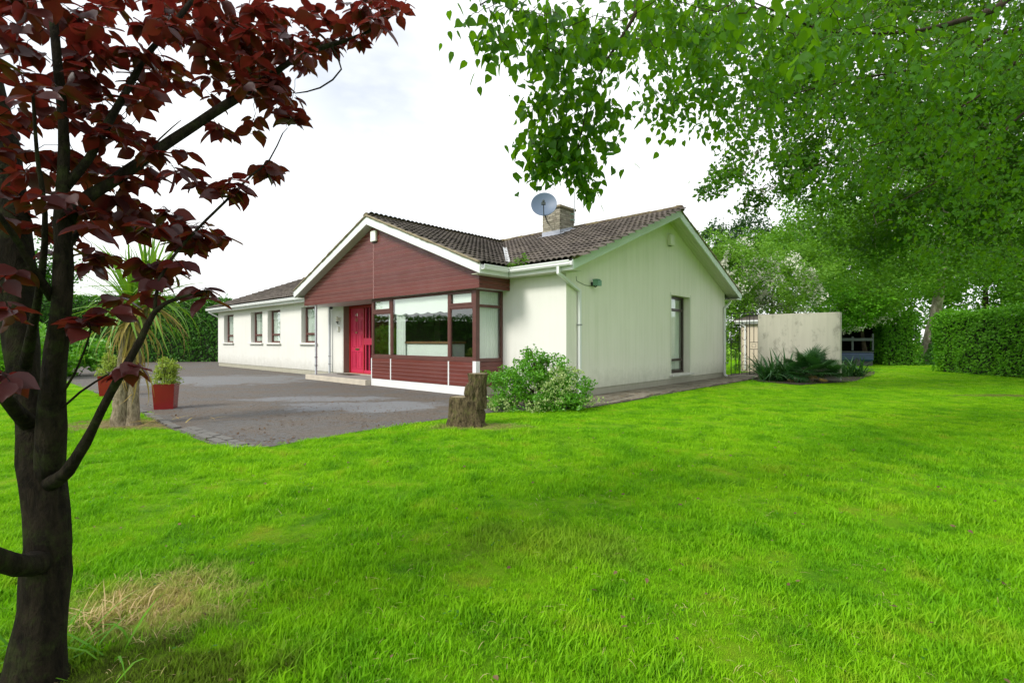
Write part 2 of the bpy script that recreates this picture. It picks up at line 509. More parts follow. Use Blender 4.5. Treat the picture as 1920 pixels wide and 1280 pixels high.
t = NT('driveway_tarmac')
g = t.n('ShaderNodeNewGeometry')
n1 = t.noise(1.1, 6, t.pos((1, 1.3, 1)), rough=.65, dist=.6)
n2 = t.noise(14, 6, rough=.75)
n3 = t.noise(160, 3)
c = t.mix(t.mr(n3, .35, .65), (.072, .072, .073), (.15, .147, .142))
c = t.mix(t.mr(n1, .42, .58, 0, .75), c, (.125, .100, .078))
c = t.mix(t.mr(n2, .50, .60, 0, .75), c, (.080, .062, .046))
c = t.mix(t.mr(t.noise(45, 4, rough=.8), .56, .64, 0, .7), c, (.24, .21, .18))
sx = t.n('ShaderNodeSeparateXYZ'); t.l(g.outputs['Position'], sx.inputs[0])
def patch(c, px, py, rx, ry, col, amt):
    s = G(px, py)
    dx = t.math('DIVIDE', t.math('SUBTRACT', sx.outputs[0], s.x), rx)
    dy = t.math('DIVIDE', t.math('SUBTRACT', sx.outputs[1], s.y), ry)
    d = t.math('SQRT', t.math('ADD', t.math('MULTIPLY', dx, dx), t.math('MULTIPLY', dy, dy)))
    d = t.math('ADD', d, t.math('MULTIPLY', t.math('SUBTRACT', n1, .5), 2.2))
    d = t.math('ADD', d, t.math('MULTIPLY', t.math('SUBTRACT', n2, .5), .5))
    return t.mix(t.mr(d, .75, 1.08, amt, 0), c, col)
c = patch(c, 700, 762, 1.5, .75, (.205, .215, .23), .75)
c = patch(c, 600, 748, 1.6, .5, (.20, .21, .225), .7)
c = patch(c, 430, 712, 3.0, 2.2, (.20, .21, .22), .6)
t.col(c); t.rough(.85, .3); t.bump(t.noise(120, 4), .008); M['drive'] = t.m
t = NT('path_slab_stone')
oi = t.n('ShaderNodeObjectInfo')
c = t.mix(oi.outputs['Random'], (.13, .12, .095), (.24, .215, .175))
c = t.mix(t.mr(t.noise(9, 6, rough=.7), .5, .62, 0, .8), c, (.13, .09, .05))
t.col(c); t.rough(.9, .2); t.bump(t.noise(60, 4), .004); M['slab'] = t.m
M['path_base'] = simple('path_joint_dirt', (.085, .07, .045), .95, .4, 12, bump=.01)

def sheet(name, pts, z, mat, kind='structure', parent=None):
    m = bpy.data.meshes.new(name)
    m.from_pydata([(p[0], p[1], z) for p in pts], [], [tuple(range(len(pts)))])
    import bmesh
    bm = bmesh.new(); bm.from_mesh(m); bmesh.ops.triangulate(bm, faces=bm.faces[:])
    for f in bm.faces:
        if f.normal.z < 0: f.normal_flip()
    bm.to_mesh(m); bm.free()
    return link(name, m, mat, parent, kind)

sheet('lawn', [(-400, -400), (400, -400), (400, 400), (-400, 400)], 0, M['lawn'])
near_edge = [(435, 843), (505, 838), (600, 822), (680, 808), (760, 797), (840, 784), (925, 773), (1010, 769)]
drive_px = near_edge
drive_pts = [G(*p) for p in drive_px] + [H(-1.2, -.3), H(-1.2, .5), H(-22.3, .5), H(-24, 3), H(-29, 3.5)]
drive_pts += [G(60, 679), G(40, 688), G(100, 704), G(172, 734), G(215, 753), G(262, 775), G(322, 805), G(385, 830)]
drive = sheet('driveway', drive_pts, .006, M['drive'])
path_loc = [(-1.85, -1.55), (1.0, -1.25), (1.15, -.5), (1.1, 4), (1.12, 8.5), (1.6, 9.6), (1.9, 10.2), (.9, 11.5), (.9, 16), (-.3, 16), (-.3, 11), (-.3, -.3), (-1.85, -.3)]
path_pts = [H(*p) for p in path_loc]
path = sheet('path', path_pts, .012, M['path_base'])
# slabs
slab_meshes = []
for k in range(5):
    m = MB(); w = .5; q = []
    for (x, y) in ((-.25, -.25), (.0, -.255), (.25, -.25), (.255, 0), (.25, .25), (0, .255), (-.25, .25), (-.255, 0)):
        q.append((x + random.uniform(-.02, .02), y + random.uniform(-.02, .02)))
    m.prism([(x, y, 0) for x, y in q], (0, 0, .022))
    me = m.mesh('slab'); me.materials.append(M['slab']); slab_meshes.append(me)
y = -1.15
while y < 10.6:
    h = random.uniform(.34, .5)
    x = .06
    while x < 1.05:
        w = random.uniform(.3, .55); w = min(w, 1.1 - x)
        if w > .15:
            o = link('slab', random.choice(slab_meshes), None, path)
            o.matrix_world = HM @ Matrix.Translation((x + w / 2, y + h / 2, .008 + random.uniform(-.003, .004))) @ Matrix.Rotation(random.uniform(-.02, .02), 4, 'Z') @ Matrix.Diagonal(((w - .025) / .5, (h - .025) / .5, 1, 1))
        x += w
    y += h
# setts along the drive edge
m = MB(); m.box(-.095, .095, -.05, .05, -.02, .028); sett_me = m.mesh('sett')
M['sett'] = simple('grey_sett', (.13, .125, .115), .85, .3, 10, bump=.004); sett_me.materials.append(M['sett'])
def setts(a, b, wid=2):
    a = Vector(a); b = Vector(b); L = (b - a).length; d = (b - a) / L; nrm = Vector((-d.y, d.x, 0))
    if nrm.y < 0: nrm = -nrm
    k = int(L / .21)
    for i in range(k):
        for j in range(wid):
            o = link('sett', sett_me, None, drive)
            p = a + d * (.21 * (i + .5 * (j % 2)) + .1) + nrm * (.07 + j * .115)
            o.location = (p.x + random.uniform(-.01, .01), p.y, .0 + random.uniform(-.004, .004))
            o.rotation_euler = (0, 0, math.atan2(d.y, d.x) + random.uniform(-.06, .06))
setts(G(435, 843), G(322, 805)); setts(G(322, 805), G(262, 775), 1); setts(G(262, 775), G(172, 734), 1); setts(G(440, 843), G(505, 838), 1)
# red soil bed under the palm
sheet('flower_bed', [G(1372, 703), G(1425, 716), G(1500, 722), G(1600, 716), G(1640, 702), G(1640, 696), G(1560, 700), G(1420, 700)], .016, M['soil'])

def in_poly(X, Y, poly):
    ins = np.zeros(len(X), bool); n = len(poly)
    for i in range(n):
        x1, y1 = poly[i][0], poly[i][1]; x2, y2 = poly[(i + 1) % n][0], poly[(i + 1) % n][1]
        if y1 == y2: continue
        c = ((y1 > Y) != (y2 > Y)) & (X < (x2 - x1) * (Y - y1) / (y2 - y1) + x1)
        ins ^= c
    return ins

# grass: tufts scattered on the lawn by geometry nodes (nobody could count it)
def tuft(nb, rad, hmin, hmax, wid, seed):
    r = np.random.default_rng(seed); V = []; T = []
    for i in range(nb):
        a = r.uniform(0, 6.283); q = rad * math.sqrt(r.uniform(0, 1)); x, y = q * math.cos(a), q * math.sin(a)
        h = r.uniform(hmin, hmax); la = r.uniform(0, 6.283); ln = h * r.uniform(.15, .95)
        w = wid * r.uniform(.7, 1.2); ta = la + 1.57 + r.uniform(-.6, .6)
        tx, ty = math.cos(ta) * w / 2, math.sin(ta) * w / 2
        b = len(V)
        for s, ww in ((0, .8), (.5, 1), (1, 0)):
            cx = x + math.cos(la) * ln * s ** 1.7; cyy = y + math.sin(la) * ln * s ** 1.7; z = h * (s - .18 * s * s * (ln / h)) - .004
            if ww > 0: V += [(cx - tx * ww, cyy - ty * ww, z), (cx + tx * ww, cyy + ty * ww, z)]
            else: V.append((cx, cyy, z))
        T += [(b, b + 1, b + 3), (b, b + 3, b + 2), (b + 2, b + 3, b + 4)]
    return np.array(V), np.array(T)

def tuft_collection(name, specs):
    col = bpy.data.collections.new(name)
    for i, sp in enumerate(specs):
        V, T = tuft(*sp, seed=i + 11)
        me = np_mesh('grass_tuft', V, T); me.materials.append(M['grass'])
        col.objects.link(bpy.data.objects.new('grass_tuft', me))
    return col

def scatter(name, pts, rot, scl, col, label, cat):
    me = bpy.data.meshes.new(name)
    me.vertices.add(len(pts)); me.vertices.foreach_set('co', pts.astype(np.float32).ravel())
    a = me.attributes.new('rotz', 'FLOAT', 'POINT'); a.data.foreach_set('value', rot.astype(np.float32))
    a = me.attributes.new('scl', 'FLOAT', 'POINT'); a.data.foreach_set('value', scl.astype(np.float32))
    me.materials.append(M['grass'])
    o = link(name, me)
    ng = bpy.data.node_groups.new(name, 'GeometryNodeTree')
    ng.interface.new_socket('Geometry', in_out='INPUT', socket_type='NodeSocketGeometry')
    ng.interface.new_socket('Geometry', in_out='OUTPUT', socket_type='NodeSocketGeometry')
    N = ng.nodes; L = ng.links
    gi = N.new('NodeGroupInput'); go = N.new('NodeGroupOutput')
    ci = N.new('GeometryNodeCollectionInfo'); ci.inputs['Collection'].default_value = col
    ci.inputs['Separate Children'].default_value = True; ci.inputs['Reset Children'].default_value = True
    ip = N.new('GeometryNodeInstanceOnPoints'); ip.inputs['Pick Instance'].default_value = True
    ra = N.new('GeometryNodeInputNamedAttribute'); ra.data_type = 'FLOAT'; ra.inputs['Name'].default_value = 'rotz'
    sa = N.new('GeometryNodeInputNamedAttribute'); sa.data_type = 'FLOAT'; sa.inputs['Name'].default_value = 'scl'
    cx = N.new('ShaderNodeCombineXYZ')
    rnd = N.new('FunctionNodeRandomValue'); rnd.data_type = 'INT'
    rnd.inputs[4].default_value = 0; rnd.inputs[5].default_value = 999
    L.new(gi.outputs[0], ip.inputs['Points']); L.new(ci.outputs[0], ip.inputs['Instance'])
    L.new(ra.outputs['Attribute'], cx.inputs['Z']); L.new(cx.outputs[0], ip.inputs['Rotation'])
    L.new(sa.outputs['Attribute'], ip.inputs['Scale']); L.new(rnd.outputs[2], ip.inputs['Instance Index'])
    L.new(ip.outputs[0], go.inputs[0])
    md = o.modifiers.new('scatter', 'NODES'); md.node_group = ng
    tag(o, label, cat, kind='stuff')
    return o

def pnoise(X, Y, s, seed=0):
    return np.array([mnoise.noise((x * s + seed, y * s, seed)) for x, y in zip(X, Y)])

house_poly = [H(-22.2, 0), H(-6.2, -.1), H(-6.3, -.95), H(-1.8, -.95), H(-1.8, 0), H(.1, -.1), H(.1, 9.5), H(-22, 9.5)]
wall_poly = [H(.9, 9.75), H(3.45, 9.75), H(3.45, 10.05), H(.9, 10.05)]
def lawn_ok(X, Y, thin=0):
    X = X + rng.normal(0, .03, len(X)); Y = Y + rng.normal(0, .03, len(Y))
    k = ~in_poly(X, Y, drive_pts) & ~in_poly(X, Y, path_pts) & ~in_poly(X, Y, house_poly) & ~in_poly(X, Y, wall_poly)
    for (px, py, rx, ry) in ((235, 797, .8, .3), (893, 792, .42, .2)):
        s = G(px, py)
        d = ((X - s.x) / rx) ** 2 + ((Y - s.y) / ry) ** 2
        k &= ~((d < 1) & (rng.uniform(0, 1, len(X)) < .8))
    return k
def band(y0, y1, dens, pad=1.5):
    A = []
    steps = max(1, int((y1 - y0) / .5))
    for i in range(steps):
        a = y0 + (y1 - y0) * i / steps; b = y0 + (y1 - y0) * (i + 1) / steps
        w = 1.06 * b + pad; n = int(2 * w * (b - a) * dens)
        A.append(np.stack([rng.uniform(-w, w, n), rng.uniform(a, b, n), np.zeros(n)], 1))
    A = np.concatenate(A); return A[lawn_ok(A[:, 0], A[:, 1])]
near_col = tuft_collection('grass_near_tufts', [(30, .055, .014, .036, .0038), (30, .06, .012, .030, .0036), (22, .05, .02, .050, .0046), (32, .06, .010, .026, .0038), (14, .035, .025, .062, .0052)])
far_col = tuft_collection('grass_far_tufts', [(44, .13, .010, .028, .008), (44, .13, .008, .024, .007), (36, .12, .012, .036, .009)])
def put(name, pts, col, s0, s1, label):
    n = len(pts); nzv = pnoise(pts[:, 0], pts[:, 1], 1.7) + .6 * pnoise(pts[:, 0], pts[:, 1], 5.5, 2)
    scl = rng.uniform(s0, s1, n) * (1 + .75 * nzv)
    scatter(name, pts, rng.uniform(0, 6.283, n), np.clip(scl, .35, 2.2), col, label, 'grass')
put('grass', band(.9, 3.2, 1050), near_col, .75, 1.2, 'fresh green lawn grass closest to the camera')
put('grass', band(3.2, 7.0, 520, 2), near_col, .9, 1.3, 'bright lawn grass between the foreground tree and the drive')
put('grass', np.concatenate([band(7.0, 13, 150, 3)]), far_col, .8, 1.15, 'bright mown lawn grass beside stump and shrub')
put('grass', np.concatenate([band(13, 34, 38, 4)]), far_col, .9, 1.3, 'distant mown lawn grass running to the hedges')

# ------------------------------------------------------------------ leaves and trees
def leaf_template(kind):
    if kind == 'full':
        ts = [0, .16, .38, .62, .84, 1]; w = [0, .25, .34, .27, .11, 0]
        V = [(0, t, -.10 * t * t) for t in ts]
        for s in (-1, 1): V += [(s * w[i], ts[i], .07 - .10 * ts[i] ** 2) for i in range(1, 5)]
        T = []
        for s, o in ((0, 6), (1, 10)):
            q = [(0, o, 1), (1, o, o + 1), (1, o + 1, 2), (2, o + 1, o + 2), (2, o + 2, 3), (3, o + 2, o + 3), (3, o + 3, 4), (4, o + 3, 5)]
            T += [(a, b, c) if s == 0 else (a, c, b) for a, b, c in q]
        return np.array(V, float), np.array(T)
    if kind == 'heart':
        ts = [0, .05, .25, .5, .8, 1]; w = [0, .24, .38, .30, .10, 0]
        V = [(0, t, -.10 * t * t) for t in ts]
        for s in (-1, 1): V += [(s * w[i], ts[i] - (.03 if i == 1 else 0), .06 - .10 * ts[i] ** 2) for i in range(1, 5)]
        T = []
        for s, o in ((0, 6), (1, 10)):
            q = [(0, o, 1), (1, o, o + 1), (1, o + 1, 2), (2, o + 1, o + 2), (2, o + 2, 3), (3, o + 2, o + 3), (3, o + 3, 4), (4, o + 3, 5)]
            T += [(a, b, c) if s == 0 else (a, c, b) for a, b, c in q]
        return np.array(V, float), np.array(T)
    if kind == 'mid':
        V = [(0, 0, 0), (-.34, .4, .06), (0, .42, 0), (.34, .4, .06), (0, 1, -.1)]
        return np.array(V, float), np.array([(0, 2, 1), (0, 3, 2), (1, 2, 4), (2, 3, 4)])
    V = [(0, 0, 0), (-.36, .45, .03), (.36, .45, .03), (0, 1, -.05)]
    return np.array(V, float), np.array([(0, 2, 1), (1, 2, 3)])

def leaf_frames(D, Nn):
    D = D / np.maximum(np.linalg.norm(D, axis=1, keepdims=True), 1e-6)
    S = np.cross(D, Nn); S /= np.maximum(np.linalg.norm(S, axis=1, keepdims=True), 1e-6)
    N2 = np.cross(S, D)
    return S, D, N2

def leaves_mesh(name, kind, pos, D, Nn, size):
    V0, T0 = leaf_template(kind)
    S, D, N2 = leaf_frames(D, Nn)
    n = len(pos); k = len(V0)
    V = pos[:, None, :] + size[:, None, None] * (V0[None, :, 0:1] * S[:, None, :] + V0[None, :, 1:2] * D[:, None, :] + V0[None, :, 2:3] * N2[:, None, :])
    T = T0[None] + (np.arange(n) * k)[:, None, None]
    return np_mesh(name, V.reshape(-1, 3), T.reshape(-1, 3), np.repeat(rng.uniform(0, 1, n), k))

def leaf_parts(kind, pos, D, Nn, size, mat, parent, nparts=300, restname='foliage', pname='leaf'):
    """the leaves that show largest become parts, the rest one stuff part"""
    dep = pos[:, 1]; xr = (pos[:, 0]) / np.maximum(dep, .1); zr = (pos[:, 2] - EYE) / np.maximum(dep, .1)
    vis = (dep > .4) & (abs(xr) < 1.0) & (abs(zr) < .66)
    score = np.where(vis, size / np.maximum(dep, .1), 0)
    order = np.argsort(-score); big = order[:nparts]; big = big[score[big] > 0]
    rest = np.setdiff1d(np.arange(len(pos)), big)
    V0, T0 = leaf_template(kind); me = np_mesh('leaf', V0, T0); me.materials.append(mat)
    S, D2, N2 = leaf_frames(D, Nn)
    pm = parent.matrix_world.copy(); pl = Vector(parent.location)
    for i in big:
        o = bpy.data.objects.new(pname, me); C.objects.link(o); o.parent = parent
        s = size[i]
        m = Matrix(((S[i][0] * s, D2[i][0] * s, N2[i][0] * s, pos[i][0] - pl.x), (S[i][1] * s, D2[i][1] * s, N2[i][1] * s, pos[i][1] - pl.y), (S[i][2] * s, D2[i][2] * s, N2[i][2] * s, pos[i][2] - pl.z), (0, 0, 0, 1)))
        o.matrix_basis = m
    if len(rest):
        p = pos[rest] - np.array(pl)
        o = link(restname, leaves_mesh(restname, kind, p, D[rest], Nn[rest], size[rest]), mat, parent, 'stuff')
    return

def rdir(n):
    v = rng.normal(size=(n, 3)); return v / np.linalg.norm(v, axis=1, keepdims=True)

class Skel:
    """limbs drawn by hand, then a twig grown from the nearest node to each site"""
    def __init__(s): s.p = []; s.par = []; s.r = []
    def limb(s, pts, rad, start=None, step=.12):
        pts = [Vector(p) for p in pts]
        # catmull-rom
        dense = []; rr = []
        n = len(pts)
        for i in range(n - 1):
            p0 = pts[max(i - 1, 0)]; p1 = pts[i]; p2 = pts[i + 1]; p3 = pts[min(i + 2, n - 1)]
            k = max(2, int((p2 - p1).length / step))
            for j in range(k):
                t = j / k
                q = .5 * ((2 * p1) + (p2 - p0) * t + (2 * p0 - 5 * p1 + 4 * p2 - p3) * t * t + (3 * p1 - p0 - 3 * p2 + p3) * t ** 3)
                dense.append(q); rr.append(rad[i] * (1 - t) + rad[i + 1] * t)
        dense.append(pts[-1]); rr.append(rad[-1])
        b = len(s.p)
        for i, q in enumerate(dense):
            s.p.append(q); s.par.append(b + i - 1 if i else (-1 if start is None else start)); s.r.append(rr[i])
        return b, dense, rr
    def grow(s, sites, seg=4, sag=.1, jitter=.03, minr=.0018, bias=None):
        P0 = np.array([tuple(q) for q in s.p])
        sites = np.array([tuple(q) for q in sites])
        d = np.array([np.min(np.sum((P0 - q) ** 2, 1)) for q in sites])
        order = np.argsort(d)
        buf = np.zeros((len(P0) + len(sites) * seg, 3)); buf[:len(P0)] = P0; cnt = len(P0)
        dirs = [None] * len(sites); chains = []; tips = {}
        for oi_ in order:
            q = sites[oi_]
            dd = np.sum((buf[:cnt] - q) ** 2, 1)
            if bias is not None: dd = dd + bias * np.maximum(0, q[2] - buf[:cnt, 2]) ** 0 * 0
            j = int(np.argmin(dd)); a = buf[j].copy(); L = math.sqrt(dd[j])
            prev = j; ch = [j]
            for k in range(1, seg + 1):
                t = k / seg
                x = a + (q - a) * t
                x[2] += sag * L * math.sin(math.pi * t)
                if k < seg: x += rng.normal(size=3) * jitter * L
                buf[cnt] = x; s.p.append(Vector(x)); s.par.append(prev); s.r.append(None); prev = cnt; ch.append(cnt); cnt += 1
            chains.append(ch)
            dirs[oi_] = q - np.array(s.p[ch[-2]])
        # pipe model
        load = [0.0] * len(s.p)
        for i in range(len(s.p) - 1, -1, -1):
            if s.r[i] is None:
                load[i] = max(load[i], 1)
                pa = s.par[i]
                if pa >= 0 and s.r[pa] is None: load[pa] += load[i] * .55
        for i in range(len(s.p)):
            if s.r[i] is None: s.r[i] = minr * (load[i] ** .5)
        s.chains = chains
        return sites, np.array(dirs)
    def twigs(s, n=4):
        mb = MB()
        for ch in s.chains:
            pts = [s.p[i] for i in ch]; rr = [min(s.r[ch[0]], s.r[ch[1]] * 1.4)] + [s.r[i] for i in ch[1:]]
            mb.tube(pts, rr, n, cap=False)
        return mb

def px_sites(lst, seed=1):
    r = np.random.default_rng(seed); out = []
    for (cx, cy, rx, ry, d0, d1, n) in lst:
        for i in range(n):
            a = r.uniform(0, 6.283); q = math.sqrt(r.uniform(0, 1))
            out.append(P(cx + rx * q * math.cos(a), cy + ry * q * math.sin(a), r.uniform(d0, d1)))
    return out

def crown_pts(lobes, n, clump=.6, shell=.45, seed=0, cut=0.):
    """points inside lobes (c, r), thinned by 3-D noise so that clumps and gaps appear"""
    r = np.random.default_rng(seed + 100)
    vol = np.array([l[1][0] * l[1][1] * l[1][2] for l in lobes]) ** .67; pr = vol / vol.sum()
    out = []
    need = n
    while need > 0:
        m = int(need * 2.4) + 50
        idx = r.choice(len(lobes), m, p=pr)
        v = r.normal(size=(m, 3)); v /= np.linalg.norm(v, axis=1, keepdims=True)
        q = (shell + (1 - shell) * r.uniform(0, 1, m) ** .6)
        c = np.array([l[0] for l in lobes])[idx]; rr = np.array([l[1] for l in lobes])[idx]
        nzr = np.array([mnoise.noise(Vector(a_) * 1.9 + Vector((float(b_) * 3.7, seed, 0))) for a_, b_ in zip(v, idx)])
        p = c + v * rr * (q * (1 + .75 * nzr))[:, None]
        f = np.array([mnoise.noise(Vector(x) * clump + Vector((seed, 0, 0))) + .5 * mnoise.noise(Vector(x) * clump * 2.7) for x in p])
        keep = f > r.uniform(-.35, .25, m) + cut
        p = p[keep][:need]; out.append(p); need -= len(p)
    return np.concatenate(out)


# ---- copper leaved tree in the left foreground
ct = empty('copper_leaved_tree', 'dark multi stemmed tree with copper red leaves in left foreground', 'tree', (TREE0.x, TREE0.y, 0))
sk = Skel(); bk = MB()
def rpx(w, d): return w / FPX * d / 2
limbs = [
    ([(60, 1330, 1.82), (74, 1200, 1.84), (86, 1080, 1.86), (88, 960, 1.88), (76, 860, 1.9), (62, 790, 1.92), (45, 700, 1.95), (34, 600, 2.0), (28, 500, 2.05), (22, 400, 2.1), (10, 280, 2.2), (-20, 120, 2.3), (-50, -60, 2.4)], [112, 88, 72, 68, 66, 50, 48, 54, 60, 54, 40, 30, 20]),
    ([(92, 900, 1.88), (98, 800, 1.84), (100, 700, 1.82), (112, 600, 1.8), (120, 500, 1.8), (118, 420, 1.8), (120, 330, 1.8), (118, 220, 1.82), (108, 120, 1.84), (96, 0, 1.86), (80, -120, 1.9)], [46, 44, 38, 32, 31, 28, 19, 16, 15, 13, 9]),
    ([(122, 410, 1.8), (155, 375, 1.85), (205, 345, 1.92), (262, 305, 2.0), (330, 258, 2.1), (400, 212, 2.2), (455, 178, 2.3), (500, 148, 2.4), (560, 105, 2.5), (620, 85, 2.6), (690, 60, 2.75), (760, 10, 2.9)], [30, 24, 20, 19, 18, 17, 15, 13, 10, 8, 5, 3]),
    ([(122, 350, 1.8), (165, 300, 1.84), (200, 235, 1.88), (235, 175, 1.94), (270, 110, 2.0), (318, 55, 2.1), (355, 8, 2.2), (420, -60, 2.3)], [18, 15, 14, 13, 11, 10, 9, 5]),
    ([(95, 905, 1.86), (125, 885, 1.8), (160, 830, 1.76), (190, 770, 1.74), (225, 705, 1.72), (262, 640, 1.74), (290, 585, 1.76), (330, 560, 1.8), (388, 545, 1.86)], [30, 22, 18, 15, 14, 12, 9, 6, 3]),
    ([(80, 1050, 1.86), (40, 1060, 1.7), (-20, 1040, 1.55), (-120, 990, 1.4)], [52, 40, 36, 28]),
    ([(60, 800, 1.9), (30, 770, 1.8), (5, 740, 1.7), (-40, 690, 1.6)], [30, 24, 20, 14]),
    ([(100, 560, 1.8), (60, 500, 1.7), (25, 440, 1.62), (-20, 380, 1.55)], [18, 13, 11, 8]),
    ([(46, 700, 1.95), (60, 620, 1.85), (78, 520, 1.78), (85, 400, 1.7), (70, 300, 1.65), (62, 180, 1.6)], [22, 15, 11, 8, 7, 5]),
    ([(120, 480, 1.8), (150, 430, 1.9), (200, 400, 2.0), (240, 330, 2.15), (300, 260, 2.3), (340, 225, 2.4)], [14, 10, 7, 5, 3, 1.2]),
    ([(290, 590, 1.76), (300, 520, 1.8), (350, 450, 1.9), (420, 380, 2.05), (470, 330, 2.2), (505, 300, 2.3), (530, 250, 2.35)], [7, 6, 5, 4.5, 4, 3, 2]),
    ([(100, 760, 1.84), (140, 700, 1.8), (170, 620, 1.75), (160, 600, 1.74)], [6, 4, 3, 2]),
    ([(100, 780, 1.84), (150, 735, 1.8), (205, 700, 1.74), (245, 680, 1.72)], [5, 4, 3, 2]),
    ([(620, 85, 2.6), (640, 130, 2.6), (600, 165, 2.6), (555, 175, 2.55)], [4, 3, 3, 2]),
]
for pts, ws in limbs:
    b, dn, rr = sk.limb([P(*p) for p in pts], [rpx(w, p[2]) for w, p in zip(ws, pts)])
    bk.tube(dn, rr, 16 if rr[0] > .02 else 7, wob=.20)
# root flare
base = P(60, 1330, 1.82)
bk.tube([Vector((base.x - .02, base.y, -.05)), Vector((base.x, base.y, .02)), base + Vector((0, 0, .12))], [.145, .12, .10], 14, wob=.2)
off = Vector(ct.location)
bk.v = [(a - off.x, b - off.y, c - off.z) for a, b, c in bk.v]
bk.build('trunk', M['bark_dark'], ct, smooth=True)
cs = px_sites([(80, 70, 150, 100, 1.6, 2.3, 34), (60, 230, 120, 90, 1.6, 2.3, 20), (90, 370, 130, 70, 1.6, 2.3, 18), (260, 60, 130, 80, 1.8, 2.5, 28), (240, 190, 120, 80, 1.8, 2.4, 20),
                (250, 300, 110, 60, 1.8, 2.3, 19), (400, 40, 110, 60, 2.1, 2.7, 28), (400, 130, 110, 60, 2.1, 2.7, 22), (530, 60, 110, 60, 2.3, 2.9, 30), (520, 140, 70, 50, 2.3, 2.8, 20),
                (640, 50, 90, 45, 2.5, 3.0, 26), (720, 15, 60, 30, 2.6, 3.1, 13), (540, 215, 25, 35, 2.4, 2.6, 5), (440, 240, 50, 20, 2.3, 2.5, 5), (505, 320, 25, 12, 2.2, 2.4, 4), (410, 345, 50, 25, 2.0, 2.3, 7),
                (330, 430, 70, 35, 1.9, 2.2, 13), (250, 400, 70, 40, 1.8, 2.2, 10), (150, 440, 90, 60, 1.6, 2.1, 12), (390, 545, 14, 20, 1.85, 1.9, 2), (300, 500, 60, 30, 1.8, 2.0, 6), (165, 590, 30, 20, 1.7, 1.8, 3), (235, 560, 50, 12, 1.75, 1.9, 3),
                (240, 690, 22, 6, 1.68, 1.76, 2), (15, 560, 30, 60, 1.5, 1.8, 4), (20, 700, 20, 20, 1.5, 1.8, 2), (400, 450, 25, 20, 2.0, 2.2, 3)], 3)
st, dr = sk.grow(cs, 4, .06, .06, .0013)
tw = sk.twigs(); tw.v = [(a - off.x, b - off.y, c - off.z) for a, b, c in tw.v]
tw.build('twig', M['bark_dark'], ct, 'stuff', smooth=True)
pos = []; D = []; Nn = []; sz = []
for q, d in zip(st, dr):
    d = d / (np.linalg.norm(d) + 1e-6)
    k = rng.integers(4, 8)
    a0 = rng.uniform(0, 6.283)
    for i in range(k):
        a = a0 + i * 6.283 / k + rng.uniform(-.3, .3)
        h = np.array([math.cos(a), math.sin(a), rng.uniform(-.9, .05)])
        v = h + d * .35
        pos.append(q - d * rng.uniform(0, .035) + h * .008); D.append(v); Nn.append(np.array([0, 0, 1.0]) + rng.normal(size=3) * .45 + h * .3); sz.append(rng.uniform(.055, .102))
leaf_parts('full', np.array(pos), np.array(D), np.array(Nn), np.array(sz), M['leaf_copper'], ct)
def outside(p, m=1.08):
    y = np.maximum(p[:, 1], 1e-3)
    return (p[:, 1] < .25) | (abs(p[:, 0]) / y > 1.025 * m) | (abs(p[:, 2] - EYE) / y > .683 * m)
def hidden_crown(parent, lobes, n, mat, size, seed, clump):  # out-of-view leaves, added to cut the light on what hangs below
    p = crown_pts(lobes, n, clump, .3, seed); p = p[outside(p)]; p = p[(np.linalg.norm(p - np.array([0, 0, EYE]), axis=1) > 1.1)]; m = len(p)
    link('unseen_shade_foliage', leaves_mesh('unseen_shade_foliage', 'mid', p - np.array(parent.location), rdir(m) * np.array([1, 1, .5]) + np.array([0, 0, -.4]), rdir(m) * .6 + np.array([0, 0, 1.]), rng.uniform(size * .8, size * 1.3, m)), mat, parent, 'stuff')
hidden_crown(ct, [((-2.1, 1.7, 3.7), (1.5, 1.4, 1.0)), ((-2.9, 1.4, 2.7), (1.0, 1.0, .9)), ((-2.6, .9, 1.9), (.6, .6, .7))], 1300, M['leaf_copper'], .11, 31, 1.2)  # unseen copper crown added to keep the trunk dark

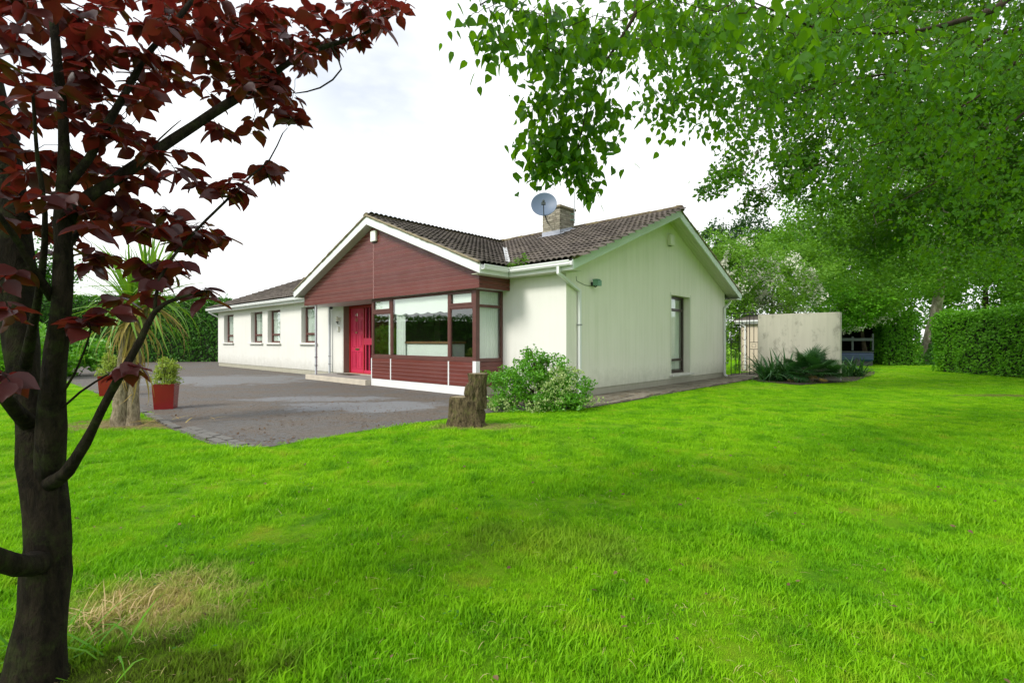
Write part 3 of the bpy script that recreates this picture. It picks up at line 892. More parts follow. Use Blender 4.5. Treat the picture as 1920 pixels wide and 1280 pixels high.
# ---- near birch, branches hanging into the frame from the top right
nb = empty('overhanging_birch_tree', 'near birch tree with leafy branches hanging in from the top right', 'tree', (8.2, 6.2, 0))
sk = Skel(); bk = MB()
B0 = Vector((8.2, 6.2, 0))
limbs = [
    ([B0 + Vector((.1, 0, -.2)), B0 + Vector((0, 0, 1.5)), B0 + Vector((-.15, .1, 3.2)), B0 + Vector((-.1, 0, 5)), B0 + Vector((.1, -.1, 8)), B0 + Vector((.2, 0, 11))], [.30, .24, .20, .17, .11, .04]),
    ([B0 + Vector((-.15, .1, 3.2)), P(1990, -20, 5.2), P(1860, 20, 4.9), P(1780, 45, 4.6), P(1700, 60, 4.3), P(1560, 60, 4.0), P(1450, 20, 3.6), P(1330, -30, 3.3)], [.09, .05, .032, .022, .013, .008, .006, .004]),
    ([B0 + Vector((-.12, .0, 4.6)), P(1900, -250, 5), P(1600, -220, 4.2), P(1400, -120, 3.6), P(1220, -50, 3.1), P(1190, 30, 3.0), P(1140, 110, 2.95), P(1105, 190, 2.9), P(1090, 250, 2.9), P(1075, 310, 2.9)], [.08, .05, .03, .02, .014, .011, .008, .006, .004, .003]),
    ([P(1220, -50, 3.1), P(1060, -40, 2.7), P(960, -20, 2.5), P(900, 10, 2.4)], [.012, .008, .005, .003]),
    ([B0 + Vector((-.12, .0, 3.9)), P(1950, 60, 6.0), P(1760, 120, 5.6), P(1600, 150, 5.2), P(1450, 190, 4.9), P(1350, 260, 4.8)], [.06, .024, .013, .009, .006, .003]),
    ([P(1950, 60, 6.0), P(1850, 170, 6.2), P(1700, 250, 6.2), P(1580, 290, 6.2), P(1480, 330, 6.2)], [.024, .014, .010, .006, .003]),
    ([B0 + Vector((-.12, .1, 3.4)), P(1960, 200, 6.5), P(1850, 280, 6.8), P(1740, 350, 7.0), P(1640, 400, 7.0)], [.05, .02, .012, .007, .003]),
]
for pts, rr in limbs:
    b, dn, r2 = sk.limb(pts, rr, step=.15)
    bk.tube(dn, r2, 10 if r2[0] > .03 else 6, wob=.1)
off = Vector(nb.location)
bk.v = [(a - off.x, b - off.y, c - off.z) for a, b, c in bk.v]
bk.build('trunk', M['bark_brown'], nb, smooth=True)
cs = px_sites([(930, 20, 60, 40, 2.3, 2.7, 9), (1000, 60, 60, 60, 2.4, 3.1, 26), (930, 85, 25, 25, 2.4, 2.5, 3), (1090, 90, 80, 80, 2.6, 3.2, 48), (1080, 200, 80, 60, 2.8, 3.2, 34), (1060, 280, 75, 50, 2.8, 3.2, 42), (1025, 312, 35, 14, 2.85, 3.1, 6), (1010, 355, 6, 4, 2.9, 3.0, 1), (1105, 345, 25, 22, 2.9, 3.1, 7),
                (1000, 200, 20, 30, 2.8, 3.0, 4), (1200, 60, 80, 80, 2.8, 4.0, 50), (1300, 60, 90, 80, 3.0, 4.2, 60), (1240, 190, 40, 40, 3.2, 4.2, 16), (1320, 190, 60, 50, 3.4, 4.6, 26), (1400, 120, 90, 110, 3.4, 5.0, 70), (1520, 100, 110, 120, 3.6, 5.4, 90), (1660, 110, 130, 130, 4.0, 6.0, 120), (1830, 120, 120, 150, 4.4, 6.4, 130),
                (1420, 260, 70, 60, 4.6, 5.8, 30), (1560, 270, 110, 90, 4.8, 6.4, 70), (1720, 320, 140, 100, 5.6, 7.2, 110), (1860, 330, 90, 110, 5.2, 7.4, 90), (1800, 460, 140, 40, 6.2, 7.6, 30), (1400, 30, 60, 40, 1.5, 2.2, 4), (1480, 80, 40, 40, 1.5, 2.0, 2), (1600, 40, 150, 50, 2.6, 4, 22), (1800, 80, 120, 70, 3, 4.4, 26), (1450, 60, 200, 60, 3.0, 5.0, 60), (1760, 200, 160, 100, 4.2, 6, 60)], 5)
st, dr = sk.grow(cs, 5, .10, .05, .0019)
tw = sk.twigs(3); tw.v = [(a - off.x, b - off.y, c - off.z) for a, b, c in tw.v]
tw.build('twig', M['bark_brown'], nb, 'stuff')
pos = []; D = []; Nn = []; sz = []
for q, d in zip(st, dr):
    k = rng.integers(7, 14)
    for i in range(k):
        o = np.array([rng.normal() * .065, rng.normal() * .065, rng.normal() * .08 - .03])
        if i < 3: o *= .3
        pos.append(q + o); a = rng.uniform(0, 6.283)
        D.append(np.array([math.cos(a) * .7, math.sin(a) * .7, -rng.uniform(.3, 1.4)])); Nn.append(rng.normal(size=3) + np.array([math.cos(a), math.sin(a), .6])); sz.append(rng.uniform(.040, .072))
pos = np.array(pos); pxx = 960 + FPX * pos[:, 0] / pos[:, 1]; pyy = 640 - FPX * (pos[:, 2] - EYE) / pos[:, 1]
kk = ~((pxx > 975) & (pxx < 1100) & (pyy > 352 + (pxx > 1050) * 14)) & ~((pxx < 1250) & (pyy > 386)); pos = pos[kk]; D = np.array(D)[kk]; Nn = np.array(Nn)[kk]; sz = np.array(sz)[kk]
leaf_parts('heart', np.array(pos), np.array(D), np.array(Nn), np.array(sz), M['leaf_birch'], nb)
hidden_crown(nb, [((7.8, 5.5, 6.8), (3.4, 3.4, 2.6)), ((6.8, 2.6, 4.4), (2.4, 2.4, 1.8))], 8000, M['leaf_birch'], .11, 33, .9)  # unseen birch crown added to darken the canopy at the right edge

# ---- generic crowned trees further off
def tree(name, label, x, y, lobes, n, mat, size, trunk_r, height, bark_m, seed, group=None, kind='mid', trunk_pts=None, cat='tree', droop=.5, clump=.6, blossom=0, shell=.45):
    t = empty(name, label, cat, (x, y, 0), 0, group)
    sk = Skel(); bk = MB()
    tp = trunk_pts or [Vector((0, 0, -.2)), Vector((.05, 0, height * .25)), Vector((-.05, .05, height * .55)), Vector((0, 0, height))]
    k = len(tp)
    b, dn, rr = sk.limb(tp, [trunk_r * (1 - .85 * i / (k - 1)) for i in range(k)], step=.4)
    bk.tube(dn, rr, 10, wob=.15)
    sites = []
    for c, r in lobes:
        for i in range(7):
            v = rng.normal(size=3); v /= np.linalg.norm(v); sites.append(Vector(np.array(c) + v * np.array(r) * .7))
    sk.grow(sites, 4, .08, .07, .012)
    bk.build('trunk', bark_m, t, smooth=True)
    sk.twigs(4).build('branch', bark_m, t, 'stuff')
    p = crown_pts(lobes, n, clump, shell, seed)
    m = len(p)
    D = rdir(m) * np.array([1, 1, .6]) + np.array([0, 0, -droop])
    Nn = rdir(m) + np.array([0, 0, .7])
    link('crown', leaves_mesh('crown', kind, p, D, Nn, rng.uniform(size * .7, size * 1.3, m)), mat, t, 'stuff')
    if blossom:
        p = crown_pts([(c_, tuple(.8 * v_ for v_ in r_)) for c_, r_ in lobes[:2]] if blossom > 5000 else lobes[-2:], blossom, clump * 1.6, .88, seed + 40, .28)
        m = len(p)
        link('blossom', leaves_mesh('blossom', 'mid', p, rdir(m), rdir(m) + np.array([0, 0, .4]), rng.uniform(.06, .13, m)), M['blossom'], t, 'stuff')
    return t

def L(px, py, d, rx, ry, rd, o):
    """lobe: centre at pixel and depth, radii in pixels (rd in metres), relative to tree base o"""
    c = P(px, py, d); s = d / FPX
    return ((c.x - o[0], c.y - o[1], c.z), (rx * s, rd, ry * s))

# middle birch: thick canopy at the right, trunk just outside the frame
o = (15.5, 12.5)
lob = [L(1390, 300, 11, 45, 35, 1.0, o), L(1350, 345, 10.5, 40, 20, .8, o), L(1430, 370, 11.5, 40, 28, 1, o), L(1480, 330, 11, 60, 50, 1.2, o), (L(1480, 150, 10, 90, 110, 1.5, o)), L(1600, 60, 10, 130, 110, 1.8, o), L(1600, 260, 11, 120, 110, 1.8, o), L(1760, 120, 11, 150, 150, 2, o), L(1760, 330, 12, 160, 120, 2, o), L(1900, 220, 11, 120, 200, 2, o), L(1900, 420, 12, 110, 110, 1.8, o), L(1320, 60, 10, 80, 60, 1.2, o), L(1640, 420, 13, 110, 70, 1.6, o), L(2050, 150, 12, 150, 250, 2.5, o), L(1800, -150, 11, 300, 150, 2.5, o)]
tree('large_birch_tree', 'large birch whose dense canopy fills the upper right corner', o[0], o[1], lob, 85000, M['leaf_birch_mid'], .095, .3, 11, M['bark_birch'], 1, clump=1.1)
# birch with ivied trunk in front of the far hedge
o = (P(1738, 680, 27).x, 27)
tp = [P(1726, 700, 27), P(1738, 660, 27), P(1752, 600, 27), P(1765, 520, 27), P(1775, 420, 27), P(1770, 300, 27)]
tp = [Vector((p.x - o[0], 0, p.z)) for p in tp]
lob = [L(1660, 500, 26, 130, 70, 2.6, o), L(1800, 480, 26, 120, 70, 2.6, o), L(1730, 380, 27, 170, 100, 3.5, o), L(1560, 430, 25, 110, 80, 2.6, o), L(1880, 400, 27, 110, 110, 3, o), L(1700, 250, 27, 150, 90, 3, o), L(1500, 520, 24, 60, 50, 1.6, o), L(1640, 565, 25, 60, 30, 1.4, o)]
tb = tree('ivied_birch_tree', 'birch with pale ivied trunk standing between the two hedges', o[0], o[1], lob, 60000, M['leaf_birch_far'], .135, .42, 9, M['bark_birch'], 2, trunk_pts=tp, clump=.7)
n = 4200; a = rng.uniform(0, 6.283, n); zz = rng.uniform(0, 2.6, n); k = (np.sin(a * 1.0 + 2.2) + zz * -.15) > -.2
a = a[k]; zz = zz[k]; n = len(a); rr = .47 - .05 * zz + rng.uniform(0, .12, n)
p = np.stack([np.interp(zz, [0, 1.1, 2.7], [tp[0].x, tp[1].x + .1, tp[2].x + .1]) + rr * np.cos(a), rr * np.sin(a), zz], 1)
link('ivy', leaves_mesh('ivy', 'mid', p, rdir(n) + np.array([0, 0, -1]), np.stack([np.cos(a), np.sin(a), a * 0 + .3], 1), rng.uniform(.09, .17, n)), M['leaf_hedge'], tb, 'stuff')
# hawthorns
o = (P(1450, 690, 23).x, 23)
tree('hawthorn_tree', 'hawthorn covered in white blossom behind the grey garden wall', o[0], o[1],
     [L(1400, 520, 22, 70, 70, 1.6, o), L(1470, 540, 22, 80, 60, 1.6, o), L(1370, 590, 22, 50, 50, 1.2, o), L(1510, 500, 23, 60, 50, 1.4, o), L(1350, 470, 23, 45, 40, 1.2, o)], 26000, M['leaf_light'], .10, .18, 4, M['bark_brown'], 3, clump=.9, blossom=6500, droop=.2)
o = (P(1620, 690, 26).x, 26)
tree('elder_tree', 'low tree with scattered white flowers left of the far hedge', o[0], o[1],
     [L(1560, 570, 25, 60, 40, 1.4, o), L(1620, 575, 25, 50, 38, 1.3, o), L(1590, 598, 25.5, 34, 22, .8, o), L(1635, 592, 26, 34, 20, .8, o)], 8000, M['leaf_hedge_light'], .12, .15, 3, M['bark_brown'], 4, clump=.9, blossom=1800, droop=.2)
o = (P(1330, 690, 38).x, 38)
tree('dark_conifer', 'dark fir tree rising directly behind the right gable', o[0], o[1],
     [L(1340, 450, 38, 45, 35, 1.6, o), L(1395, 440, 38, 50, 40, 1.6, o), L(1340, 540, 38, 80, 80, 2.4, o), L(1440, 480, 38, 60, 60, 2.0, o)], 12000, M['leaf_dark'], .20, .3, 8, M['bark_brown'], 5, kind='mid', clump=.9)
o = (P(1480, 690, 34).x, 34)
tree('ash_tree', 'tall pale green tree above the white hawthorn', o[0], o[1],
     [L(1450, 470, 34, 90, 45, 2.4, o), L(1540, 440, 34, 100, 60, 2.6, o), L(1620, 500, 34, 110, 80, 3, o), L(1380, 500, 35, 60, 40, 2, o)], 34000, M['leaf_birch_far'], .18, .35, 8, M['bark_brown'], 6, clump=.6)
o = (P(1850, 690, 40).x, 40)
tree('distant_maple_tree', 'dense green tree beyond the right hand hedge', o[0], o[1],
     [L(1850, 520, 40, 150, 80, 3, o), L(1720, 540, 42, 120, 70, 3, o), L(1980, 500, 40, 150, 120, 4, o), L(1620, 560, 42, 90, 60, 3, o)], 34000, M['leaf_birch_far'], .26, .4, 9, M['bark_brown'], 7, clump=.4)
o = (P(1960, 690, 46).x, 46)
tree('distant_lime_tree', 'tall broad tree closing the gap behind the upper right canopy', o[0], o[1], [L(1900, 380, 46, 170, 110, 4, o), L(1740, 430, 46, 140, 90, 4, o), L(1600, 470, 48, 90, 60, 4, o), L(1850, 250, 46, 200, 120, 4, o)], 30000, M['leaf_birch_far'], .32, .5, 14, M['bark_brown'], 8, clump=.3)

# trees left, behind the tall hedge (seen between copper leaves and mirrored in the windows)
for i, (px, d, s) in enumerate(((30, 34, 1.0), (-250, 26, 1.2), (-700, 24, 1.1))):
    c = P(px, 600, d); o = (c.x, c.y)
    tree('hedgerow_tree', ['dark rounded tree showing above the left hedge behind copper leaves', 'broad tree beyond the left edge behind the boundary hedge', 'tall tree by the driveway entrance outside the left edge'][i], o[0], o[1],
         [((0, 0, 4.6 * s), (3.2 * s, 3 * s, 2.2 * s)), ((1.5, .5, 6 * s), (2.2 * s, 2.4 * s, 1.8 * s)), ((-1.8, 0, 5.6 * s), (2.2 * s, 2.2 * s, 1.6 * s))], 9000, M['leaf_hedge'], .22, .35, 6 * s, M['bark_brown'], 20 + i, group='trees behind the left hedge', clump=.5)

# ------------------------------------------------------------------ hedges
def hedge(name, label, a, b, h, w, n, mat, size, seed, topwave=.06, group=None):
    a = Vector(a); b = Vector(b); L_ = (b - a).length; ang = math.atan2((b - a).y, (b - a).x)
    t = empty(name, label, 'hedge', (a.x, a.y, 0), ang, group)
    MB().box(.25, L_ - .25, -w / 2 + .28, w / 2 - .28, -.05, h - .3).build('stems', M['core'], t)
    areas = [L_ * h, L_ * h, L_ * w, w * h, w * h]; pr = np.array(areas) / sum(areas)
    f = rng.choice(5, n, p=pr); u = rng.uniform(0, 1, n); v = rng.uniform(0, 1, n)
    X = np.where(f < 3, u * L_, np.where(f == 3, 0, L_)); Yv = np.select([f == 0, f == 1, f == 2], [-w / 2 + 0 * u, w / 2 + 0 * u, (v - .5) * w], (u - .5) * w)
    Z = np.where(f == 2, h, v ** .9 * h)
    nv = np.array([(0, -1, 0), (0, 1, 0), (0, 0, 1), (-1, 0, 0), (1, 0, 0)], float)[f]
    p = np.stack([X, Yv, Z], 1)
    bump = np.array([mnoise.noise(Vector(q) * .7 + Vector((seed, 0, 0))) * .22 + mnoise.noise(Vector(q) * 1.9) * .12 + mnoise.noise(Vector(q) * 5) * .09 for q in p])
    p = p + nv * (bump + (rng.uniform(-.15, .04, n) + (rng.uniform(0, 1, n) > .96) * rng.uniform(0, .16, n)))[:, None]
    p[:, 2] = np.maximum(p[:, 2], .02)
    # rounded shoulders
    over = np.clip(p[:, 2] - (h - .25), 0, 1)
    p[:, 1] *= 1 - .25 * (over / .3)
    D = nv * .5 + rdir(n) + np.array([0, 0, -.35]); Nn = nv + rdir(n) * .6 + np.array([0, 0, .35])
    link('foliage', leaves_mesh('foliage', 'mid', p, D, Nn, rng.uniform(size * .7, size * 1.3, n)), mat, t, 'stuff')
    return t
hedge('hedge', 'long clipped beech hedge along the right hand edge of the lawn', G(1772, 696), Vector((17.6, 6.5, 0)), 2.45, 1.1, 62000, M['leaf_hedge_light'], .085, 1)
hedge('hedge', 'clipped hedge behind the ivied birch, left of its trunk', (P(1655, 680, 26.5).x, 26.8, 0), (P(1712, 680, 26.5).x, 26.4, 0), 2.75, 1.3, 9000, M['leaf_hedge_light'], .11, 2)
hedge('hedge', 'hedge running on behind the ivied birch to the right', (P(1745, 680, 30).x, 29.5, 0), (36, 26, 0), 2.6, 1.4, 9000, M['leaf_hedge_light'], .13, 9)
hedge('hedge', 'tall dark clipped hedge across the end of the drive', (P(40, 680, 31).x, 29.5, 0), (P(425, 680, 31).x, 31.5, 0), 3.95, 1.6, 30000, M['leaf_hedge'], .13, 3)
hedge('hedge', 'boundary hedge along the far left of the front garden', (-29.0, 27.5, 0), (-23.5, 2, 0), 3.0, 1.4, 26000, M['leaf_hedge'], .14, 4)


# ------------------------------------------------------------------ bushes
def bush(name, label, loc, lobes, n, mat, size, cat='shrub', group=None, clump=3, droop=0, seed=0, kind='mid', shell=.5):
    t = empty(name, label, cat, loc, 0, group)
    mb = MB()
    for c, r in lobes:
        c = Vector(c)
        for k in range(5):
            v = Vector(rng.normal(size=3)); v.normalize()
            mb.tube([Vector((c.x * .2, c.y * .2, 0)), c * .6, c + Vector((v.x * r[0], v.y * r[1], abs(v.z) * r[2])) * .8], [.012, .008, .003], 4, False)
    mb.build('stem', M['bark_brown'], t, 'stuff')
    p = crown_pts(lobes, n, clump, shell, seed); p[:, 2] = np.abs(p[:, 2]); m = len(p)
    link('foliage', leaves_mesh('foliage', kind, p, rdir(m) + np.array([0, 0, .5 - droop]), rdir(m) + np.array([0, 0, .8]), rng.uniform(size * .7, size * 1.3, m)), mat, t, 'stuff')
    return t
sb = Vector((.62, 9.05, 0))
def SL(px, py, d, rx, ry, rd):
    c = P(px, py, d); s = d / FPX
    return ((c.x - sb.x, c.y - sb.y, c.z), (rx * s, rd, ry * s))
t = bush('variegated_shrub', 'broad shrub with cream edged lower leaves at the house corner', sb,
         [SL(950, 715, 9.3, 38, 24, .35), SL(985, 715, 9.4, 42, 38, .45), SL(1000, 675, 9.5, 24, 22, .25), SL(992, 660, 9.5, 8, 14, .08), SL(1035, 705, 9.5, 38, 38, .4), SL(1080, 730, 9.3, 30, 26, .35), SL(1000, 750, 9.1, 70, 22, .4), SL(1062, 755, 9.1, 40, 18, .35), SL(940, 755, 9.1, 25, 15, .3), SL(1027, 678, 9.5, 6, 12, .06), SL(970, 680, 9.5, 6, 10, .06)],
         15000, M['leaf_shrub'], .046, seed=3, clump=4)
p = crown_pts([SL(1040, 730, 9.0, 36, 26, .25), SL(1015, 758, 8.85, 26, 14, .2), SL(1105, 752, 9.0, 28, 8, .15), SL(1075, 700, 9.3, 20, 10, .2), SL(1000, 765, 8.8, 14, 10, .15), SL(940, 760, 8.9, 26, 12, .2), SL(1045, 700, 9.2, 18, 12, .2)], 2300, 6, .6, 5)
p[:, 2] = np.abs(p[:, 2]); m = len(p)
link('variegated_foliage', leaves_mesh('variegated_foliage', 'mid', p, rdir(m) + np.array([0, -.3, .5]), rdir(m) + np.array([0, -.3, .8]), rng.uniform(.026, .05, m)), M['leaf_varieg'], t, 'stuff')
b_ = G(140, 705)
bush('laurel_shrub', 'light green broad leaved shrub beyond the lawn on the left', b_, [((0, 0, .55), (.75, .7, .6)), ((-.5, 0, .9), (.7, .7, .6)), ((.5, .3, .75), (.5, .6, .5)), ((-1.2, .2, .8), (.8, .8, .8))], 3500, M['leaf_shrub'], .15, seed=4, clump=1.5)
bush('laurel_shrub', 'wide green shrub at the left edge behind the copper tree', G(20, 712), [((0, 0, .8), (1.2, .8, .9)), ((-1.4, 0, 1.1), (1.3, .9, 1.0)), ((1, .3, .5), (.7, .6, .5))], 4000, M['leaf_hedge_light'], .15, seed=6, clump=1.5)
bush('garden_shrub', 'shrub seen through the iron gate bars', P(1385, 690, 21.5) * 1, [((0, 0, .8), (.7, .5, .8)), ((-.3, 0, 1.6), (.5, .4, .5))], 2600, M['leaf_light'], .10, seed=7, clump=1.5).location.z = 0

# planters
def planter(label, base, s, seed, bcol):
    t = empty('red_planter', label, 'planter', base, .35, 'square red planters on the driveway')
    mb = MB(); a, b, h = .15 * s, .178 * s, .47 * s
    q = [(-a, -a, 0), (a, -a, 0), (a, a, 0), (-a, a, 0), (-b, -b, h), (b, -b, h), (b, b, h), (-b, b, h), (-b * .88, -b * .88, h), (b * .88, -b * .88, h), (b * .88, b * .88, h), (-b * .88, b * .88, h), (-b * .84, -b * .84, h - .06), (b * .84, -b * .84, h - .06), (b * .84, b * .84, h - .06), (-b * .84, b * .84, h - .06)]
    f = [(3, 2, 1, 0)]
    for k in (0, 4, 8):
        for i in range(4):
            j = (i + 1) % 4; f.append((k + i, k + j, k + 4 + j, k + 4 + i))
    mb.add(q, f); mb.build('pot', M['red_pot'], t, bevel=.006)
    MB().box(-b * .83, b * .83, -b * .83, b * .83, h - .09, h - .055).build('soil', M['soil'], t)
    bush('potted_shrub', label.replace('planter', 'pot').split(' on ')[0].split(' beside ')[0] + ' filled by this yellow green bushy shrub', (base[0], base[1], h - .06), [((0, 0, .14), (.24 * s, .24 * s, .15)), ((.03, 0, .30), (.20 * s, .2 * s, .14)), ((-.05, 0, .42), (.10, .1, .14)), ((.12, 0, .38), (.08, .08, .12))], 2600, bcol, .036, seed=seed, clump=7, group='potted shrubs')
M['leaf_yellow'] = leaf_mat('golden_green_leaf', (.20, .30, .03), (.42, .50, .09), (.5, .6, .05), .3, .5, .3, (.18, .30, .04), 5)
planter('nearer red square planter on the driveway', G(311, 766), 1.0, 8, M['leaf_yellow'])
planter('farther red square planter beside the cordyline trunk', G(206, 742), 1.0, 9, M['leaf_yellow'])

# ------------------------------------------------------------------ cordyline
cb = G(236, 797)
cord = empty('cordyline_palm', 'two stemmed cabbage palm with spiky green and yellow leaves', 'palm tree', cb)
def strap(L_, wid, arch, seg=7):
    V = []; T = []
    for i in range(seg + 1):
        t_ = i / seg; w = wid * (.55 + .45 * math.sin(math.pi * min(1, t_ * 1.1 + .1))) * (1 - t_ ** 4)
        a = arch * t_ ** 1.6
        y = L_ * t_ * math.cos(a * .55); z = -L_ * t_ * math.sin(a * .55)
        V += [(-w / 2, y, z + w * .15), (0, y, z), (w / 2, y, z + w * .15)]
    for i in range(seg):
        b = i * 3
        for k in (0, 1): T += [(b + k, b + k + 1, b + k + 4), (b + k, b + k + 4, b + k + 3)]
    return np_mesh('strap_leaf', np.array(V), np.array(T))
straps = [strap(1.0, .040, a) for a in (.15, .5, .9, 1.5)]
dstraps = [strap(.8, .03, a) for a in (.6, 1.2)]
for m_ in straps: m_.materials.append(M['leaf_cordy'])
for m_ in dstraps: m_.materials.append(M['leaf_dead'])
stems = [([Vector((-.08, 0, -.05)), Vector((-.07, 0, .4)), Vector((-.05, .02, .9)), Vector((.02, .05, 1.45)), Vector((.04, .05, 1.75))], [.13, .09, .08, .07, .06]),
         ([Vector((.07, .05, -.05)), Vector((.07, .05, .35)), Vector((.10, .05, .8)), Vector((.18, .05, 1.5)), Vector((.30, .05, 1.95))], [.11, .075, .065, .06, .055])]
for pts, rr in stems:
    s_ = Skel(); b, dn, r2 = s_.limb(pts, rr, step=.06); MB().tube(dn, r2, 14, wob=.22).build('stem', M['bark_cordy'], cord, smooth=True)
def place_leaf(me, name, parent, org, az, el, s):
    o = bpy.data.objects.new(name, me); C.objects.link(o); o.parent = parent
    o.location = org; o.rotation_euler = (el, random.uniform(-.3, .3), az - math.pi / 2); o.scale = (s, s, s)
    return o
for (hx, hz, nn) in ((.04, 1.75, 120), (.30, 1.98, 120)):
    for i in range(nn):
        f = i / nn; el = R(86 - 118 * f ** .9 + random.uniform(-10, 10)); az = i * 2.39996
        dead = f > .78
        me = random.choice(dstraps) if dead else straps[min(3, int(f * 4 + random.uniform(-.3, .8)))]
        place_leaf(me, 'dead_leaf' if dead else 'leaf', cord, (hx + .03 * math.cos(az), .05 + .03 * math.sin(az), hz + .12 - .35 * f), az, el, random.uniform(.75, 1.15))
for i in range(38):
    az = random.uniform(0, 6.283); z = random.uniform(1.0, 1.6)
    place_leaf(random.choice(dstraps), 'dead_leaf', cord, (.06 + .09 * math.cos(az), .05 + .09 * math.sin(az), z), az, R(random.uniform(-88, -62)), random.uniform(.7, 1.15))
# fallen straps
mfl = []
for i in range(16):
    a = random.uniform(0, 6.283); r_ = random.uniform(.2, .9)
    o = link('fallen_leaf', dstraps[0], None)
    o.location = (cb.x + .3 + r_ * math.cos(a), cb.y + .1 + .5 * r_ * math.sin(a), .06); o.rotation_euler = (R(random.uniform(4, 12)), 0, random.uniform(0, 6.283)); o.scale = (.6, .6, .35)
    tag(o, 'dry brown strap leaf lying on the mulch around the cabbage palm', 'leaf', 'fallen strap leaves round the cabbage palm')

# ------------------------------------------------------------------ stump
sp = G(876, 797); st_ = empty('tree_stump', 'mossy L shaped tree stump standing on the lawn edge', 'tree stump', (sp.x, sp.y, 0)); st_.scale = (.93, .93, 1)
def stump_part(prof, n=64, amp=.10, seed=0):
    V = []; F = []
    k = len(prof)
    for i, (cx, cyy, z, rx, ry) in enumerate(prof):
        for j in range(n):
            a = 2 * math.pi * j / n
            q = Vector((math.cos(a) * 1.6 + seed, math.sin(a) * 1.6, z * 3))
            f = 1 + amp * (mnoise.noise(q) * 1.4 + mnoise.noise(q * 2.6) * .8 + mnoise.noise(Vector((math.cos(a) * 6, math.sin(a) * 6, z * 3))) * .6 + mnoise.noise(Vector((math.cos(a) * 13, math.sin(a) * 13, z * 9 + seed))) * .5)
            V.append((cx + rx * f * math.cos(a), cyy + ry * f * math.sin(a), z))
    for i in range(k - 1):
        for j in range(n):
            F.append((i * n + j, i * n + (j + 1) % n, (i + 1) * n + (j + 1) % n, (i + 1) * n + j))
    return V, F
def refine(prof, m=9):
    out = []
    for i in range(len(prof) - 1):
        for k in range(m):
            t_ = k / m; out.append(tuple(a * (1 - t_) + b * t_ for a, b in zip(prof[i], prof[i + 1])))
    out.append(prof[-1]); return out
prof = refine([(.01, 0, -.03, .36, .26), (.0, 0, .05, .31, .23), (.0, 0, .2, .275, .2), (-.03, 0, .36, .25, .19), (-.05, 0, .40, .23, .18), (-.06, 0, .43, .21, .17)])
V, F = stump_part(prof); mb = MB(); mb.add(V, F); mb.build('bole', M['bark_stump'], st_, smooth=True)
mb = MB(); n_ = 64; mb.add([(x, y, z - .004) for x, y, z in V[-n_:]], [tuple(range(n_))]); mb.build('low_cut', M['wood_cut'], st_)
prof = refine([(.13, 0, .25, .17, .16), (.15, 0, .45, .145, .14), (.15, 0, .56, .15, .14), (.165, 0, .66, .14, .135), (.17, 0, .775, .155, .14)])
V, F = stump_part(prof, seed=4, amp=.13); mb = MB(); mb.add(V, F); mb.build('upright_bole', M['bark_stump'], st_, smooth=True)
mb = MB(); mb.add([(x, y, z - .004) for x, y, z in V[-n_:]], [tuple(range(n_))]); mb.build('top_cut', M['wood_cut'], st_)
prof = refine([(.07, -.07, .30, .04, .06), (.055, -.08, .48, .085, .09), (.06, -.07, .60, .07, .08), (.09, -.05, .68, .03, .05)])
V, F = stump_part(prof, seed=9, amp=.2); mb = MB(); mb.add(V, F); mb.build('burr', M['bark_stump'], st_, smooth=True)

# ------------------------------------------------------------------ HOUSE
house = empty('bungalow', 'long white bungalow with maroon clad front gable and brown tiled roof', 'house', HOUSE, HROT)
bpy.context.view_layer.update()
def wall_cells(mb, axis, fix, thick, a0, a1, z0, z1, holes):
    A = sorted({a0, a1, *[h[0] for h in holes], *[h[1] for h in holes]}); Z = sorted({z0, z1, *[h[2] for h in holes], *[h[3] for h in holes]})
    A = [a for a in A if a0 <= a <= a1]; Z = [z for z in Z if z0 <= z <= z1]
    # column strips, merging cells vertically
    for i in range(len(A) - 1):
        j = 0
        while j < len(Z) - 1:
            def hole(j): 
                ca, cz = (A[i] + A[i + 1]) / 2, (Z[j] + Z[j + 1]) / 2
                return any(h[0] < ca < h[1] and h[2] < cz < h[3] for h in holes)
            if hole(j): j += 1; continue
            k = j
            while k + 1 < len(Z) - 1 and not hole(k + 1): k += 1
            if axis == 'y': mb.box(A[i], A[i + 1], fix, fix + thick, Z[j], Z[k + 1])
            else: mb.box(fix - thick, fix, A[i], A[i + 1], Z[j], Z[k + 1])
            j = k + 1
SOF = 2.715
WX = [(-21.14, -19.83), (-17.63, -16.32), (-15.76, -14.48), (-12.57, -11.31)]
mb = MB()
wall_cells(mb, 'y', 0, .3, -22, 0, .18, SOF + .02, [(a, b, 1.2, 2.56) for a, b in WX] + [(-9.39, -6.22, .18, 2.60), (-6.22, -1.873, .18, 2.46)])
fw = mb.build('front_wall', M['wall_white'], house)
mb = MB(); wall_cells(mb, 'x', 0, .28, .3, 9.36, .18, SOF, [(5.09, 6.39, .30, 2.60)])
zr = 4.80
TP = .392
mb.prism([(-.28, -.0, SOF + .02), (0, 0, SOF + .02), (0, 4.68, zr - .03), (-.28, 4.68, zr - .03)], (0, 0, 0)) if False else None
